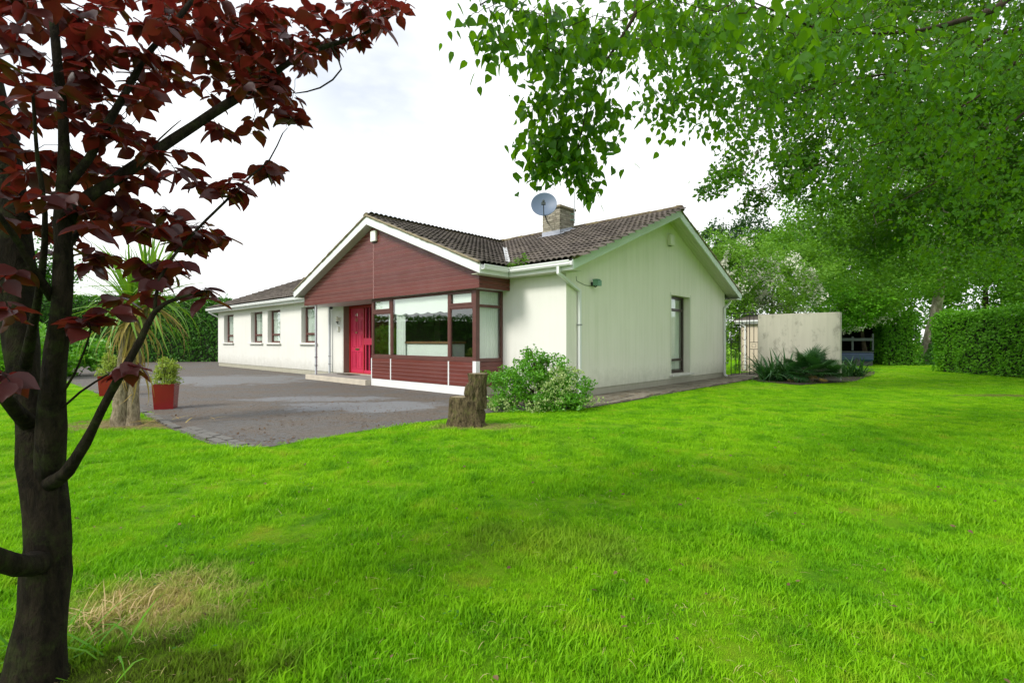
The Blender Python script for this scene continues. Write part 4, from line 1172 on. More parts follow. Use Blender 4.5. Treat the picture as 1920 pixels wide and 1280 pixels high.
# gable triangle
zw = lambda y: 2.93 + (min(y, 9.44 - y) + .335) * TP - .12
g = [(0.0, .3, SOF), (0.0, 9.36, SOF), (0.0, 9.36, zw(9.36)), (0.0, 4.72, zw(4.72)), (0.0, .0, zw(0)), (0.0, 0, SOF + .02), (0, .3, SOF + .02)]
mb.prism([(-.28, p[1], p[2]) for p in g], (.28, 0, 0))
mb.box(-.28, .002, .0005, .3, .18, SOF + .019)
gw = mb.build('gable_wall', M['wall_green'], house)
mb = MB(); mb.box(-22, -21.7, .3, 9.36, .18, SOF); mb.prism([(-22, 0, SOF), (-22, 9.36, SOF), (-22, 4.7, zr)], (.28, 0, 0)); mb.build('end_wall', M['wall_white'], house)
MB().box(-21.7, -.28, 9.06, 9.36, .18, SOF).build('rear_wall', M['wall_white'], house)
mb = MB(); mb.box(-21.98, -6.22, .02, .3, -.05, .18); mb.box(-1.873, -.02, .02, .3, -.05, .18); mb.build('plinth', M['plinth'], house)
MB().box(-.28, -.02, .3, 9.34, -.05, .18).build('plinth', M['plinth'], house)
MB().box(-22, -.3, .3, 9.1, .0, .2).build('floor', M['floor_int'], house)
# room behind the bay
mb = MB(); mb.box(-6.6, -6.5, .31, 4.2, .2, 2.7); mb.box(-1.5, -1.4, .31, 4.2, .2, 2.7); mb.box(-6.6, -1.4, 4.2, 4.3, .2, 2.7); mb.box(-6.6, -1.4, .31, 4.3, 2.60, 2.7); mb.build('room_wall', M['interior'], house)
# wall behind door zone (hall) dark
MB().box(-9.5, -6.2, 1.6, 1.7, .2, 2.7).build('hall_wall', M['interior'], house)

# windows in the wing
def curtain_wave(x0, x1, y, z0, z1, amp=.02, per=.09, scallop=False):
    n = max(8, int((x1 - x0) / (per / 6))); V = []; F = []
    for i in range(n + 1):
        x = x0 + (x1 - x0) * i / n
        yy = y + amp * math.sin(2 * math.pi * (x - x0) / per)
        zb = z0 + (abs(math.sin(math.pi * (x - x0) / scallop)) * -.05 if scallop else 0)
        V += [(x, yy, zb), (x, yy, z1)]
    for i in range(n): F.append((2 * i, 2 * i + 2, 2 * i + 3, 2 * i + 1))
    return V, F
def frame_rect(mb, x0, x1, y, z0, z1, w, d):
    mb.box(x0, x1, y, y + d, z0, z0 + w); mb.box(x0, x1, y, y + d, z1 - w, z1); mb.box(x0, x0 + w, y, y + d, z0 + w, z1 - w); mb.box(x1 - w, x1, y, y + d, z0 + w, z1 - w)
for (a, b), wl in zip(WX, ('farthest', '', '', 'nearest')):
    w = MB(); y = .17
    frame_rect(w, a + .002, b - .002, y, 1.2, 2.56, .07, .07); w.box(a + .07, b - .07, y + .004, y + .065, 1.50, 1.58)
    wo_ = w.build('window', M['frame'], house, bevel=.006)
    s_ = MB(); s_.box(a - .10, b + .10, -.09, .17, 1.13, 1.198); s_.build('sill', M['wall_white'], wo_, bevel=.008)
    MB().box(a + .07, b - .07, y + .03, y + .036, 1.58, 2.49).build('pane', M['glass'], wo_)
    MB().box(a + .07, b - .07, y + .03, y + .036, 1.27, 1.50).build('pane', M['glass'], wo_)
    V, F = curtain_wave(a + .04, a + (b - a) * .5, y + .085, 1.22, 2.5, .025, .12); m1 = MB(); m1.add(V, F)
    V, F = curtain_wave(b - (b - a) * .38, b - .04, y + .085, 1.22, 2.5, .025, .12); m1.add(V, F)
    m1.build('curtain', M['curtain'], wo_, smooth=True)
    V, F = curtain_wave(a + .03, b - .03, y + .055, 2.22, 2.52, .0, 1, .2); m1 = MB(); m1.add(V, F); m1.build('blind', M['blind'], wo_)
# gable window (opening y 5.09-6.39)
w = MB(); x = -.20; d = .07
def fx(mb, y0, y1, z0, z1): mb.box(x - d, x, y0, y1, z0, z1)
fx(w, 5.092, 5.16, .30, 2.6); fx(w, 6.32, 6.388, .3, 2.6); fx(w, 5.16, 6.32, .3, .38); fx(w, 5.16, 6.32, 2.53, 2.6); fx(w, 5.16, 6.32, 2.16, 2.24); fx(w, 5.16, 6.32, .66, .73)
gwn = w.build('gable_window', M['frame_dark'], house, bevel=.005)
for z0, z1 in ((.38, .66), (.73, 2.16), (2.24, 2.53)): MB().box(x - .04, x - .034, 5.16, 6.32, z0, z1).build('pane', M['glass'], gwn)
MB().box(-.20, .10, 4.98, 6.50, .235, .297).build('sill', M['wall_white'], gwn, bevel=.006)
m1 = MB(); V, F = curtain_wave(5.55, 6.34, 0, .4, 2.5, .02, .12); m1.add([(-.33 + v[1], v[0], v[2]) for v in V], F); m1.build('curtain', M['curtain'], gwn, smooth=True)
mb = MB(); mb.box(.0005, .006, 6.39, 6.47, .30, 2.67); mb.box(.0005, .006, 5.01, 5.09, .30, 2.67); mb.box(.0005, .006, 5.01, 6.47, 2.60, 2.67) if False else None
M['smooth_band'] = simple('smooth_cream_band', (.66, .67, .56), .8, .04)
mb.build('surround', M['smooth_band'], gwn)
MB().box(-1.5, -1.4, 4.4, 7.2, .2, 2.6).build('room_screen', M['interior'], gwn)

# ---- bay window
BX0, BX1, BY = -6.22, -1.873, -.872
bay = MB(); bay.box(BX0 + .02, BX1 - .02, BY + .03, .3, -.05, .21)
bayo = bay.build('bay_window', M['plinth'], house)
MB().box(BX0, BX1 + .0, BY - .012, BY + .028, -.03, .20).build('base_board', M['pvc'], bayo, bevel=.006)
MB().box(BX0 + .01, BX1 - .01, BY + .14, .29, .21, .26).build('bay_floor', M['floor_int'], bayo)
zt, zs, zh, FW = 2.07, .83, 2.44, .075
mul = [BX0, -5.25, -2.83, -1.92]
f = MB()
f.box(BX0, -1.95, BY - .01, BY + .09, zs - .05, zs + .03)        # bottom rail
f.box(BX0, -1.95, BY, BY + .08, zh - .03, zh + .03)
for xm in mul[:3]: f.box(xm - (.0 if xm == BX0 else .035), xm + (.07 if xm == BX0 else .035), BY + .002, BY + .082, zs + .03, zh - .03)
f.box(-1.99, -1.873, BY - .012, BY + .11, .80, zh + .03)      # corner post
f.box(BX0 + .07, -5.285, BY + .004, BY + .078, zt - .035, zt + .035); f.box(-2.795, -1.99, BY + .004, BY + .078, zt - .035, zt + .035)
# side return
xs = -1.90
f.box(xs - .05, xs + .03, BY + .11, -.0, zs - .05, zs + .03); f.box(xs - .05, xs + .025, BY + .11, 0, zh - .03, zh + .03); f.box(xs - .045, xs + .022, BY + .11, -.05, zt - .03, zt + .03); f.box(xs - .05, xs + .026, -.06, -.002, zs + .03, zh - .03)
f.build('frame', M['frame'], bayo, bevel=.006)
# casement frames
for (a, b, z0, z1) in ((BX0 + .07, -5.285, zt + .035, zh - .03), (-2.795, -1.99, zt + .035, zh - .03), (-2.795, -1.99, zs + .03, zt - .035), (BX0 + .07, -5.285, zs + .03, zt - .035), (-5.215, -2.865, zs + .03, zh - .03)):
    c_ = MB(); frame_rect(c_, a, b, BY - .006 if z0 > 2 else BY + .015, z0, z1, .045 if z0 > 2 else .028, .05); co = c_.build('casement', M['frame'], bayo, bevel=.004)
    q = .045 if z0 > 2 else .028
    MB().box(a + q, b - q, BY + .03, BY + .036, z0 + q, z1 - q).build('pane', M['glass'], bayo)
for z0, z1 in ((zs + .03, zt - .03), (zt + .03, zh - .03)): MB().box(xs - .012, xs - .006, BY + .11, -.06, z0, z1).build('pane', M['glass'], bayo)
# left side of bay (porch side)
MB().box(BX0 + .01, BX0 + .07, BY + .09, 0, .21, zh).build('side_panel', M['clad'], bayo)
# boards below the sill
board_cache = {}
def board(parent, x0, x1, y, z0, z1, th=.02, name='board', side=False):
    key = 'b'
    if key not in board_cache:
        m = MB()
        # cross section with a chamfered top edge and a recessed lip; unit size
        cs_ = [(0, 0), (-1, .03), (-1, .90), (-.55, .97), (0, 1.0)]
        q = [(-.5, y_, z_) for y_, z_ in cs_] + [(.5, y_, z_) for y_, z_ in cs_]
        n = len(cs_); F = [tuple(range(n)), tuple(reversed(range(n, 2 * n)))] + [(i, n + i, n + (i + 1) % n, (i + 1) % n) for i in range(n)]
        m.add(q, F); me = m.mesh('board'); me.materials.append(M['clad']); board_cache[key] = me
    o = link(name, board_cache[key], None, parent)
    if side:
        o.matrix_basis = Matrix.Translation((x0, (y + x1) / 2, z0)) @ Matrix.Rotation(math.pi / 2, 4, 'Z') @ Matrix.Diagonal((abs(x1 - y), th, z1 - z0, 1))
    else:
        o.matrix_basis = Matrix.Translation(((x0 + x1) / 2, y, z0)) @ Matrix.Diagonal((abs(x1 - x0), th, z1 - z0, 1))
    return o
NB = 6; zb0, zb1 = .205, .78; hb = (zb1 - zb0) / NB
MB().box(BX0 + .03, BX1 - .03, BY + .004, BY + .12, .21, .78).build('backing', M['clad_joint_highlight'], bayo)  # shows through the board gaps as a painted highlight
MB().box(BX1 - .12, BX1 - .02, BY + .12, -.0, .21, .78).build('backing', M['clad_joint_highlight'], bayo)
for i in range(NB):
    for a, b in ((BX0 + .04, -5.27), (-5.23, -2.85), (-2.81, -1.97)):
        board(bayo, a, b, BY + .012, zb0 + i * hb + .005, zb0 + (i + 1) * hb - .004)
    board(bayo, BX1 - .02, -.0, BY + .10, zb0 + i * hb + .003, zb0 + (i + 1) * hb - .004, side=True)
for xm in (BX0 + .02, -5.25, -2.83): MB().box(xm - .022, xm + .022, BY - .014, BY + .0, .2005, .779).build('cover_strip', M['pvc'], bayo)
MB().box(-1.975, -1.86, BY - .02, BY + .10, .201, .80).build('corner_trim', M['pvc'], bayo)
# blinds, curtains and furniture of the bay
V, F = curtain_wave(-5.15, -2.92, BY + .065, 2.00, 2.43, .004, .9, .24); m1 = MB(); m1.add(V, F); m1.build('blind', M['blind'], bayo)
for a, b in ((BX0 + .1, -5.33), (-2.76, -2.03)):
    V, F = curtain_wave(a, b, BY + .065, 2.06, 2.43, .003, .5, .22); m1 = MB(); m1.add(V, F); m1.build('blind', M['blind'], bayo)
for a, b, am in ((-5.18, -4.75, .03), (-5.55, -5.36, .03)):
    V, F = curtain_wave(a, b, BY + .13, .3, 2.42, am, .12); m1 = MB(); m1.add(V, F); m1.build('curtain', M['curtain'], bayo, smooth=True)
m1 = MB(); V, F = curtain_wave(BY + .14, -.05, 0, .8, 2.42, .016, .07); m1.add([(-1.98 + v[1], v[0], v[2]) for v in V], F); m1.build('curtain', M['curtain'], bayo, smooth=True)
sofa = empty('white_backed_cabinet', 'pale low cabinet with brown wooden top behind the bay window', 'cabinet', H(-3.85, -.70, .26), HROT)
MB().box(-.98, .95, 0, .4, 0, .93).build('body', M['blind'], sofa, bevel=.01)
MB().box(-1.02, .99, -.03, .43, .93, .99).build('top', M['wood'], sofa, bevel=.005)
so = empty('armchair', 'dark brown armchair seen through the right bay casement', 'armchair', H(-2.45, .05, .26), HROT)
MB().box(-.35, .35, 0, .7, .15, .45).build('seat', M['sofa'], so, bevel=.05)
MB().box(-.38, .38, .55, .75, .2, .95).build('backrest', M['sofa'], so, bevel=.06)
MB().box(-.42, -.28, 0, .6, .1, .65).build('armrest', M['sofa'], so, bevel=.05); MB().box(.28, .42, 0, .6, .1, .65).build('armrest', M['sofa'], so, bevel=.05)

# ---- door
dv = .165
door = MB().box(-9.28, -8.46, dv + .06, dv + .105, .21, 2.36).build('front_door', M['door'], house)
m_ = MB(); m_.box(-9.36, -9.285, dv + .03, dv + .16, .19, 2.45); m_.box(-8.455, -8.40, dv + .03, dv + .16, .21, 2.36); m_.box(-9.285, -6.3, dv + .03, dv + .16, 2.365, 2.45); m_.box(-9.285, -6.3, dv + .02, dv + .16, .18, .21)
m_.build('door_frame', M['door_frame'], door)
MB().box(-9.39, -9.362, .0, dv + .16, .19, 2.60).build('reveal', M['reveal'], door)
MB().box(-9.45, -6.2, dv + .04, dv + .14, 2.45, 2.7).build('head_panel', M['clad'], door)
pz = [(.33, .92), (1.06, 1.50), (1.60, 1.98), (2.06, 2.28)]
for z0, z1 in pz:
    for a, b in ((-9.18, -8.91), (-8.83, -8.56)):
        q = MB(); frame_rect(q, a, b, dv + .048, z0, z1, .022, .012); q.box(a + .05, b - .05, dv + .05, dv + .06, z0 + .05, z1 - .05); q.build('door_panel', M['door'], door, bevel=.004)
MB().box(-8.98, -8.74, dv + .045, dv + .06, .96, 1.02).build('letter_box', M['brass'], door, bevel=.004)
q = MB(); q.tube([(-8.87, dv + .06, 1.55), (-8.87, dv + .0, 1.55)], [.022, .034], 12); q.build('knob', M['brass'], door, smooth=True)
q = MB(); q.tube([(-8.87 + .045 * math.cos(a), dv + .035, 1.98 + .055 * math.sin(a)) for a in np.linspace(0, 6.283, 14)], .009, 6); q.build('knocker', M['brass'], door, smooth=True)
MB().box(-8.89, -8.83, dv + .05, dv + .058, 2.1, 2.2).build('number_plate', M['plastic_white'], door)
MB().box(-8.98, -8.94, dv + .05, dv + .058, 2.12, 2.16).build('number_plate', M['plastic_white'], door)
# slatted sidelight
sl = MB().box(-8.40, -6.3, dv + .09, dv + .10, .21, 2.36).build('sidelight', M['dark_glass'], house)
for i in range(9):
    xx = -8.30 + i * .215
    MB().box(xx - .03, xx + .03, dv + .03, dv + .088, .21, 2.364).build('bar', M['door'], sl, bevel=.004)
MB().box(-8.399, -6.3, dv + .025, dv + .087, 1.14, 1.36).build('rail', M['door'], sl); MB().box(-8.399, -6.3, dv + .026, dv + .086, .212, .30).build('rail', M['door'], sl)
# soffit over porch + box underside, step, posts
st = MB().box(-9.95, BX0 - .02, -1.06, .02, -.05, .155).build('porch_step', M['step'], house, bevel=.01)
MB().box(-9.9, BX0 - .03, -1.0, .3, .155, .163).build('tread', M['step_top'], st)
tag(MB().box(-9.05, -8.3, -.42, .0, .163, .178).build('doormat', M['mat'], None, bevel=.004), 'dark doormat on the porch step below the red door', 'doormat')
dm = bpy.data.objects['doormat']; dm.matrix_world = HM
def post(x, y, mat, h0, h1):
    m = MB(); m.box(x - .03, x + .03, y - .03, y + .03, h0, h1); o = m.build('porch_post', mat, house, bevel=.004)
    for z in (.45, .72): MB().box(x - .037, x + .037, y - .037, y + .037, z, z + .03).build('bracket', M['steel'], o)
M['post'] = simple('galvanised_post', (.50, .53, .56), .45, .1, 5)
post(-9.48, -.92, M['post'], .15, 2.44); post(-10.15, -.10, M['post'], .0, 2.44)
# cladding box of the gable front
GX0, GX1, GC, GY = -10.16, -1.66, -5.91, -1.0
PIT = (4.68 - 2.926) / 4.51
q_ = GY + .007; box_ = MB(); box_.prism([(GX0 + .01, q_, 2.45), (GX1 - .01, q_, 2.45), (GX1 - .01, q_, 2.80), (GC, q_, 4.60), (GX0 + .01, q_, 2.80)], (0, .12, 0))
gc_ = box_.build('gable_cladding', M['clad_joint_highlight'], house)  # pale slab behind the boards paints the glint in their grooves
MB().box(GX0 + .01, GX1 - .01, GY + .03, .0, 2.445, 2.465).build('underside', M['soffit_grey'], gc_)
MB().box(GX0, GX0 + .03, GY + .13, -.002, 2.466, 2.72).build('backing', M['clad_joint_highlight'], gc_); MB().box(GX1 - .03, GX1 - .003, GY + .13, -.002, 2.466, 2.72).build('backing', M['clad_joint_highlight'], gc_)
hb = .1085; z = 2.44; i = 0
def xlim(z): 
    k = max(0, (z - 2.80)) / PIT
    return GX0 + k, GX1 - k
while z < 4.5:
    z1 = z + hb
    a, b = xlim(z1)                    # inner limits at the top of the board
    a0, b0 = xlim(z)
    for (p, q, pt, qt) in ((a0, GC - .006, a, GC - .006), (GC + .006, b0, GC + .006, b)):
        pt = min(pt, GC - .02) if p < GC - .1 else pt; qt = max(qt, GC + .02) if q > GC + .1 else qt
        m = MB(); yf, yb = GY, GY + .03
        m.add([(p, yf, z + .006), (q, yf, z + .006), (qt, yf, z1 - .008), (pt, yf, z1 - .008), (pt, yf + .006, z1 - .003), (qt, yf + .006, z1 - .003),
               (p, yb, z + .004), (q, yb, z + .004), (qt, yb, z1 - .002), (pt, yb, z1 - .002)],
              [(0, 1, 2, 3), (3, 2, 5, 4), (4, 5, 8, 9), (7, 6, 9, 8), (1, 0, 6, 7), (0, 3, 4, 9, 6), (1, 7, 8, 5, 2)])
        m.build('board', M['clad'], gc_)
    z = z1; i += 1
for k in range(3):
    board(gc_, GX1 - .003, -.002, GY + .0, 2.44 + k * .095 + .003, 2.44 + (k + 1) * .095 - .003, th=.02, side=True)
MB().box(GC - .008, GC + .008, GY - .006, GY + .012, 2.44, 4.40).build('joint_strip', M['clad_joint_highlight'], gc_)

# ---- roof
ZE = 2.93
roof = empty('roof', '', '', (0, 0, 0)); del roof['label']; del roof['category']; roof.parent = house
EX0, EX1, EY0, RY, EY1 = -22.45, .42, -.335, 4.72, 9.78
def zmain(y): return ZE + (min(y, 2 * RY - y) - EY0) * TP
def zgab(x): return ZE + (4.51 - abs(x - (-5.88))) * PIT
ZRM = zmain(RY); ZRG = ZE + 4.51 * PIT
M['lining'] = simple('pale_valley_lining', (.5, .52, .53), .6, .4, 12)
M['underlay'] = simple('roof_underlay', (.05, .04, .035), .9)
mb = MB()
mb.prism([(EX0 + .03, EY0, ZE), (EX0 + .03, RY, ZRM), (EX0 + .03, EY1, ZE), (EX0 + .03, EY1, ZE - .03), (EX0 + .03, RY, ZRM - .03), (EX0 + .03, EY0, ZE - .03)], (EX1 - EX0 - .06, 0, 0))
mb.prism([(-5.88 - 4.51, -1.22, ZE), (-5.88, -1.22, ZRG), (-5.88 + 4.51, -1.22, ZE), (-5.88 + 4.51, -1.22, ZE - .03), (-5.88, -1.22, ZRG - .03), (-5.88 - 4.51, -1.22, ZE - .03)], (0, 5.2, 0))
mb.build('underlay', M['underlay'], roof)
# tile
TW, TG, TL = .30, .335, .40
prof = [(i / 12, .046 * abs(math.sin(math.pi * 2 * i / 12)) ** .8) for i in range(13)]
V = []; T = []
for (x, h) in prof: V.append((x * TW, 0, .052 + h))
for (x, h) in prof: V.append((x * TW, TL, .004 + h))
for (x, h) in prof: V.append((x * TW, .004, .036 + h * .93))
n = 13
for i in range(12):
    T += [(i, i + 1, n + i + 1), (i, n + i + 1, n + i), (2 * n + i, 2 * n + i + 1, i + 1), (2 * n + i, i + 1, i)]
TV, TT = np.array(V), np.array(T); tile_me = np_mesh('tile', TV, TT); tile_me.materials.append(M['tile'])
tiles = []
def slope(org, e, s, ne, ns, keep):
    e = Vector(e).normalized(); s = Vector(s).normalized(); nn = e.cross(s)
    for j in range(ns):
        for i in range(ne):
            p = Vector(org) + e * (i * TW) + s * (j * TG)
            c = p + e * TW / 2 + s * TG / 2
            if keep(c):
                jit = random.uniform(-.006, .006)
                m = Matrix(((e.x, s.x, nn.x, p.x + e.x * jit), (e.y, s.y, nn.y, p.y), (e.z, s.z, nn.z, p.z + random.uniform(-.002, .004)), (0, 0, 0, 1)))
                tiles.append((m @ Matrix.Rotation(random.uniform(-.012, .012), 4, 'Z'), c))
ca = math.cos(math.atan(TP)); sa = math.sin(math.atan(TP)); cg = math.cos(math.atan(PIT)); sg = math.sin(math.atan(PIT))
nsm = int(5.055 / ca / TG); nsg = int(4.51 / cg / TG) + 1
slope((EX0, EY0 - .05, ZE - .02), (1, 0, 0), (0, ca, sa), int((EX1 - EX0) / TW) + 1, nsm + 1, lambda c: (abs(c.x + 5.88) > 4.45 or c.z > zgab(c.x) - .02) and c.y < RY + .02)
slope((EX1, EY1 + .05, ZE - .02), (-1, 0, 0), (0, -ca, sa), int((EX1 - EX0) / TW) + 1, nsm + 1, lambda c: c.y > RY - .02)
slope((-5.88 + 4.56, -1.25, ZE - .02), (0, 1, 0), (-cg, 0, sg), 18, nsg, lambda c: zgab(c.x) > zmain(c.y) - .03 and c.x > -5.90)
slope((-5.88 - 4.56, 4.15, ZE - .02), (0, -1, 0), (cg, 0, sg), 18, nsg, lambda c: zgab(c.x) > zmain(c.y) - .03 and c.x < -5.86)
def vis_key(c):
    w = HM @ c; nrm_ok = (c.y < RY and c.x > -9) 
    return (0 if nrm_ok else 100) + (w - Vector((0, 0, EYE))).length + (6 if (c.x < -5.9 and c.x > -10.4) else 0)
tiles.sort(key=lambda t_: vis_key(t_[1]))
for m, c in tiles[:300]:
    o = bpy.data.objects.new('tile', tile_me); C.objects.link(o); o.parent = roof; o.matrix_basis = m
VV = []; TT2 = []; rn = []
for k, (m, c) in enumerate(tiles[300:]):
    A = np.array(m); VV.append(TV @ A[:3, :3].T + A[:3, 3]); TT2.append(TT + k * len(TV)); rn.append(np.full(len(TV), random.random()))
link('tile_field', np_mesh('tile_field', np.concatenate(VV), np.concatenate(TT2), np.concatenate(rn)), M['tile'], roof, 'stuff')
# ridge tiles
mr_ = MB(); n = 9; V = []; F = []
for k, (y, s_) in enumerate(((-.235, 1.06), (-.19, 1.0), (.225, .96))):
    for i in range(n):
        a = math.pi * (i / (n - 1)); V.append((.125 * s_ * math.cos(a), y, .085 * s_ * math.sin(a) - .01))
for k in range(2):
    for i in range(n - 1): F.append((k * n + i, (k + 1) * n + i, (k + 1) * n + i + 1, k * n + i + 1))
F.append(tuple(range(n)))
mr_.add(V, F); ridge_me = mr_.mesh('ridge_tile'); ridge_me.materials.append(M['ridge'])
x = EX1 - .22
while x > EX0:
    o = link('ridge_tile', ridge_me, None, roof); o.location = (x, RY, ZRM + .035 + random.uniform(-.006, .006)); o.rotation_euler = (0, 0, math.pi / 2 + random.uniform(-.02, .02)); x -= .45
y = -1.03
while y < 4.0:
    o = link('ridge_tile', ridge_me, None, roof); o.location = (-5.88, y, ZRG + .035 + random.uniform(-.006, .006)); o.rotation_euler = (0, 0, random.uniform(-.02, .02)); y += .45
# verge mortar
def verge(a, b, name='verge'):
    a = Vector(a); b = Vector(b); n = 40; m = MB(); pts = [a.lerp(b, i / n) for i in range(n + 1)]
    m.tube(pts, [random.uniform(.024, .040) for _ in pts], 6, wob=.3); m.build(name, M['mortar'], roof, smooth=True)
verge((EX1 + .0, EY0, ZE + .02), (EX1, RY, ZRM + .03)); verge((EX1, EY1, ZE + .02), (EX1, RY, ZRM + .03))
verge((-5.88 + 4.51, -1.26, ZE + .02), (-5.88, -1.26, ZRG + .03)); verge((-5.88 - 4.51, -1.26, ZE + .02), (-5.88, -1.26, ZRG + .03)); verge((EX0, EY0, ZE + .02), (EX0, RY, ZRM + .03))
MB().lathe([(.0, .13), (.10, .11), (.15, .04), (.15, -.03)], 12, (EX1 - .02, RY, ZRM)).build('verge_cap', M['ridge'], roof, smooth=True)
# valley strip
va = Vector((-1.45, EY0 + .07, ZE + .06)); vb = Vector((-5.7, 4.05, ZRG))
mb = MB(); d = (vb - va); L_ = d.length; d.normalize(); sd = d.cross(Vector((0, 0, 1))).normalized()
pts = [va.lerp(vb, .03 + .62 * i / 14) for i in range(15)]
q = []; F = []
for i, p in enumerate(pts):
    for k, (o_, z_) in enumerate(((-.055, .05), (0, .03), (.055, .05))): q.append(p + sd * o_ + Vector((0, 0, z_ + .02)))
for i in range(14):
    F += [(3 * i, 3 * i + 1, 3 * i + 4, 3 * i + 3), (3 * i + 1, 3 * i + 2, 3 * i + 5, 3 * i + 4)]
mb.add(q, F); mb.build('valley_lining', M['lining'], roof)

# barge boards
def barge(name, pts, vec, h, mat):
    m = MB()
    a, b = Vector(pts[0]), Vector(pts[1])
    m.prism([a, b, b - Vector((0, 0, h * 1.07)), a - Vector((0, 0, h * 1.07))], vec); return m.build(name, mat, roof, bevel=.003)
bh = .195
barge('barge_board', [(EX1, EY0, ZE - .005), (EX1, RY, ZRM - .005)], (-.03, 0, 0), bh, M['pvc_green'])
barge('barge_board', [(EX1, EY1, ZE - .005), (EX1, RY + .001, ZRM - .005)], (-.03, 0, 0), bh, M['pvc_green'])
barge('barge_board', [(-5.88 + 4.51, -1.25, ZE - .005), (-5.88, -1.25, ZRG - .005)], (0, .03, 0), bh, M['pvc'])
barge('barge_board', [(-5.88 - 4.51, -1.25, ZE - .005), (-5.881, -1.25, ZRG - .005)], (0, .03, 0), bh, M['pvc'])
barge('barge_board', [(EX0, EY0, ZE - .005), (EX0, RY, ZRM - .005)], (.03, 0, 0), bh, M['pvc'])
# gable soffits: sloping boards under the overhang, each a strip
m = MB(); m.box(-.5, .5, -.5, .5, -.006, .006); sfm = m.mesh('soffit_board'); sfm.materials.append(M['soffit'])
def soffit_boards(y0, y1, z0, z1, x0, x1, k=4):
    L_ = math.hypot(y1 - y0, z1 - z0); ang = math.atan2(z1 - z0, y1 - y0); w = (x1 - x0) / k
    for i in range(k):
        o = link('soffit_board', sfm, None, roof)
        o.matrix_basis = Matrix.Translation((x0 + w * (i + .5), (y0 + y1) / 2, (z0 + z1) / 2)) @ Matrix.Rotation(ang, 4, 'X') @ Matrix.Diagonal((w - .008, L_, 1, 1))
so_ = .17
soffit_boards(EY0 + .2, RY - .02, ZE - so_ + .2 * TP, ZRM - so_, .004, EX1 - .03)
soffit_boards(EY1 - .0, RY + .02, ZE - so_, ZRM - so_, .004, EX1 - .03)
mb = MB(); mb.prism([(-10.36, -1.22, ZE - .2), (-5.88, -1.22, ZRG - .2), (-1.40, -1.22, ZE - .2), (-1.40, -1.22, ZE - .21), (-5.88, -1.22, ZRG - .21), (-10.36, -1.22, ZE - .21)], (0, .26, 0)); mb.build('front_soffit', M['soffit_grey'], roof)
# eave fascias & soffits
mb = MB(); mb.box(-1.36, EX1 - .002, EY0 + .0, EY0 + .025, SOF, ZE - .02); mb.box(EX0, -10.40, EY0, EY0 + .025, SOF, ZE - .02); mb.box(EX0, EX1 - .032, EY1 - .025, EY1, SOF, ZE - .02); mb.build('fascia', M['pvc'], roof, bevel=.002)
mb = MB(); mb.box(-1.39, -1.365, -1.218, EY0 - .001, SOF, ZE - .02); mb.box(-10.40, -10.375, -1.218, EY0 - .001, SOF, ZE - .02); mb.build('fascia', M['pvc'], roof, bevel=.002)
mb = MB(); mb.box(-1.39, EX1 - .035, EY0 + .025, -.002, SOF + .001, SOF + .012); mb.box(EX0, -10.2, EY0 + .025, -.002, SOF + .001, SOF + .012); mb.box(-1.66, -1.391, -1.21, -.003, SOF + .002, SOF + .013); mb.box(-10.37, -10.16, -1.21, -.003, SOF + .002, SOF + .013); mb.box(EX0, EX1 - .035, 9.362, EY1 - .026, SOF, SOF + .012); mb.build('eave_soffit', M['soffit'], roof)
MB().box(EX1 - .03 - .005, EX1 - .004, EY1 - .35, EY1, SOF - .01, ZE - .18).build('box_end', M['pvc_green'], roof)
# gutters
def gutter(a, b, out, mat=None):
    a = Vector(a); b = Vector(b); out = Vector(out)
    sec = [(.0, 0), (.0, -.09), (.03, -.105), (.10, -.105), (.118, -.06), (.118, .0), (.128, .0), (.128, -.008), (.110, -.012), (.110, -.095), (.012, -.095), (.012, 0)]
    sec = [(.0, -.01), (.0, -.085), (.03, -.105), (.09, -.105), (.112, -.075), (.112, -.02), (.125, -.02), (.125, .006), (.106, .006), (.104, -.07), (.085, -.094), (.03, -.094), (.01, -.08), (.01, -.01)]
    m = MB(); m.prism([a + out * x + Vector((0, 0, z)) for x, z in sec], b - a); return m.build('gutter', M['pvc'], house)
ZG = ZE - .03
gutter((-1.26, EY0 - .001, ZG), (EX1 - .02, EY0 - .001, ZG), (0, -1, 0)); gutter((EX0, EY0 - .001, ZG), (-10.52, EY0 - .001, ZG), (0, -1, 0))
gutter((-1.364, -1.22, ZG), (-1.364, EY0 - .126, ZG), (1, 0, 0)); gutter((-10.401, -1.22, ZG), (-10.401, EY0 - .126, ZG), (-1, 0, 0)); gutter((EX0, EY1 + .001, ZG), (EX1 - .02, EY1 + .001, ZG), (0, 1, 0))
def pipe(pts, name='downpipe', w=.065, brackets=()):
    m = MB()
    for a, b in zip(pts[:-1], pts[1:]):
        a = Vector(a); b = Vector(b); d = (b - a).normalized() * .012; m.obox(a - d, b + d, w, w, up=Vector((1, .001, 0)) if abs((b - a).normalized().z) > .9 else Vector((0, 0, 1)))
    o = m.build(name, M['pvc'], house, bevel=.008)
    for z in brackets:
        e = Vector(pts[-1]); MB().box(e.x - .045, e.x + .04, e.y - .045, e.y + .045, z, z + .03).build('bracket', M['steel'], o)
    return o
pipe([(.10, -.40, 2.81), (.10, -.40, 2.66), (.055, .42, 2.36), (.055, .42, .10)], brackets=(.32, 1.6))
pipe([(.055, 9.80, 2.80), (.055, 9.72, 2.64), (.055, 9.20, 2.42), (.055, 9.20, .10), (.13, 9.20, .04)], brackets=(.5, 1.6))
pipe([(-22.1, -.35, 2.8), (-22.1, -.35, 2.7), (-22.07, .1, 2.45), (-22.07, .1, .1)])
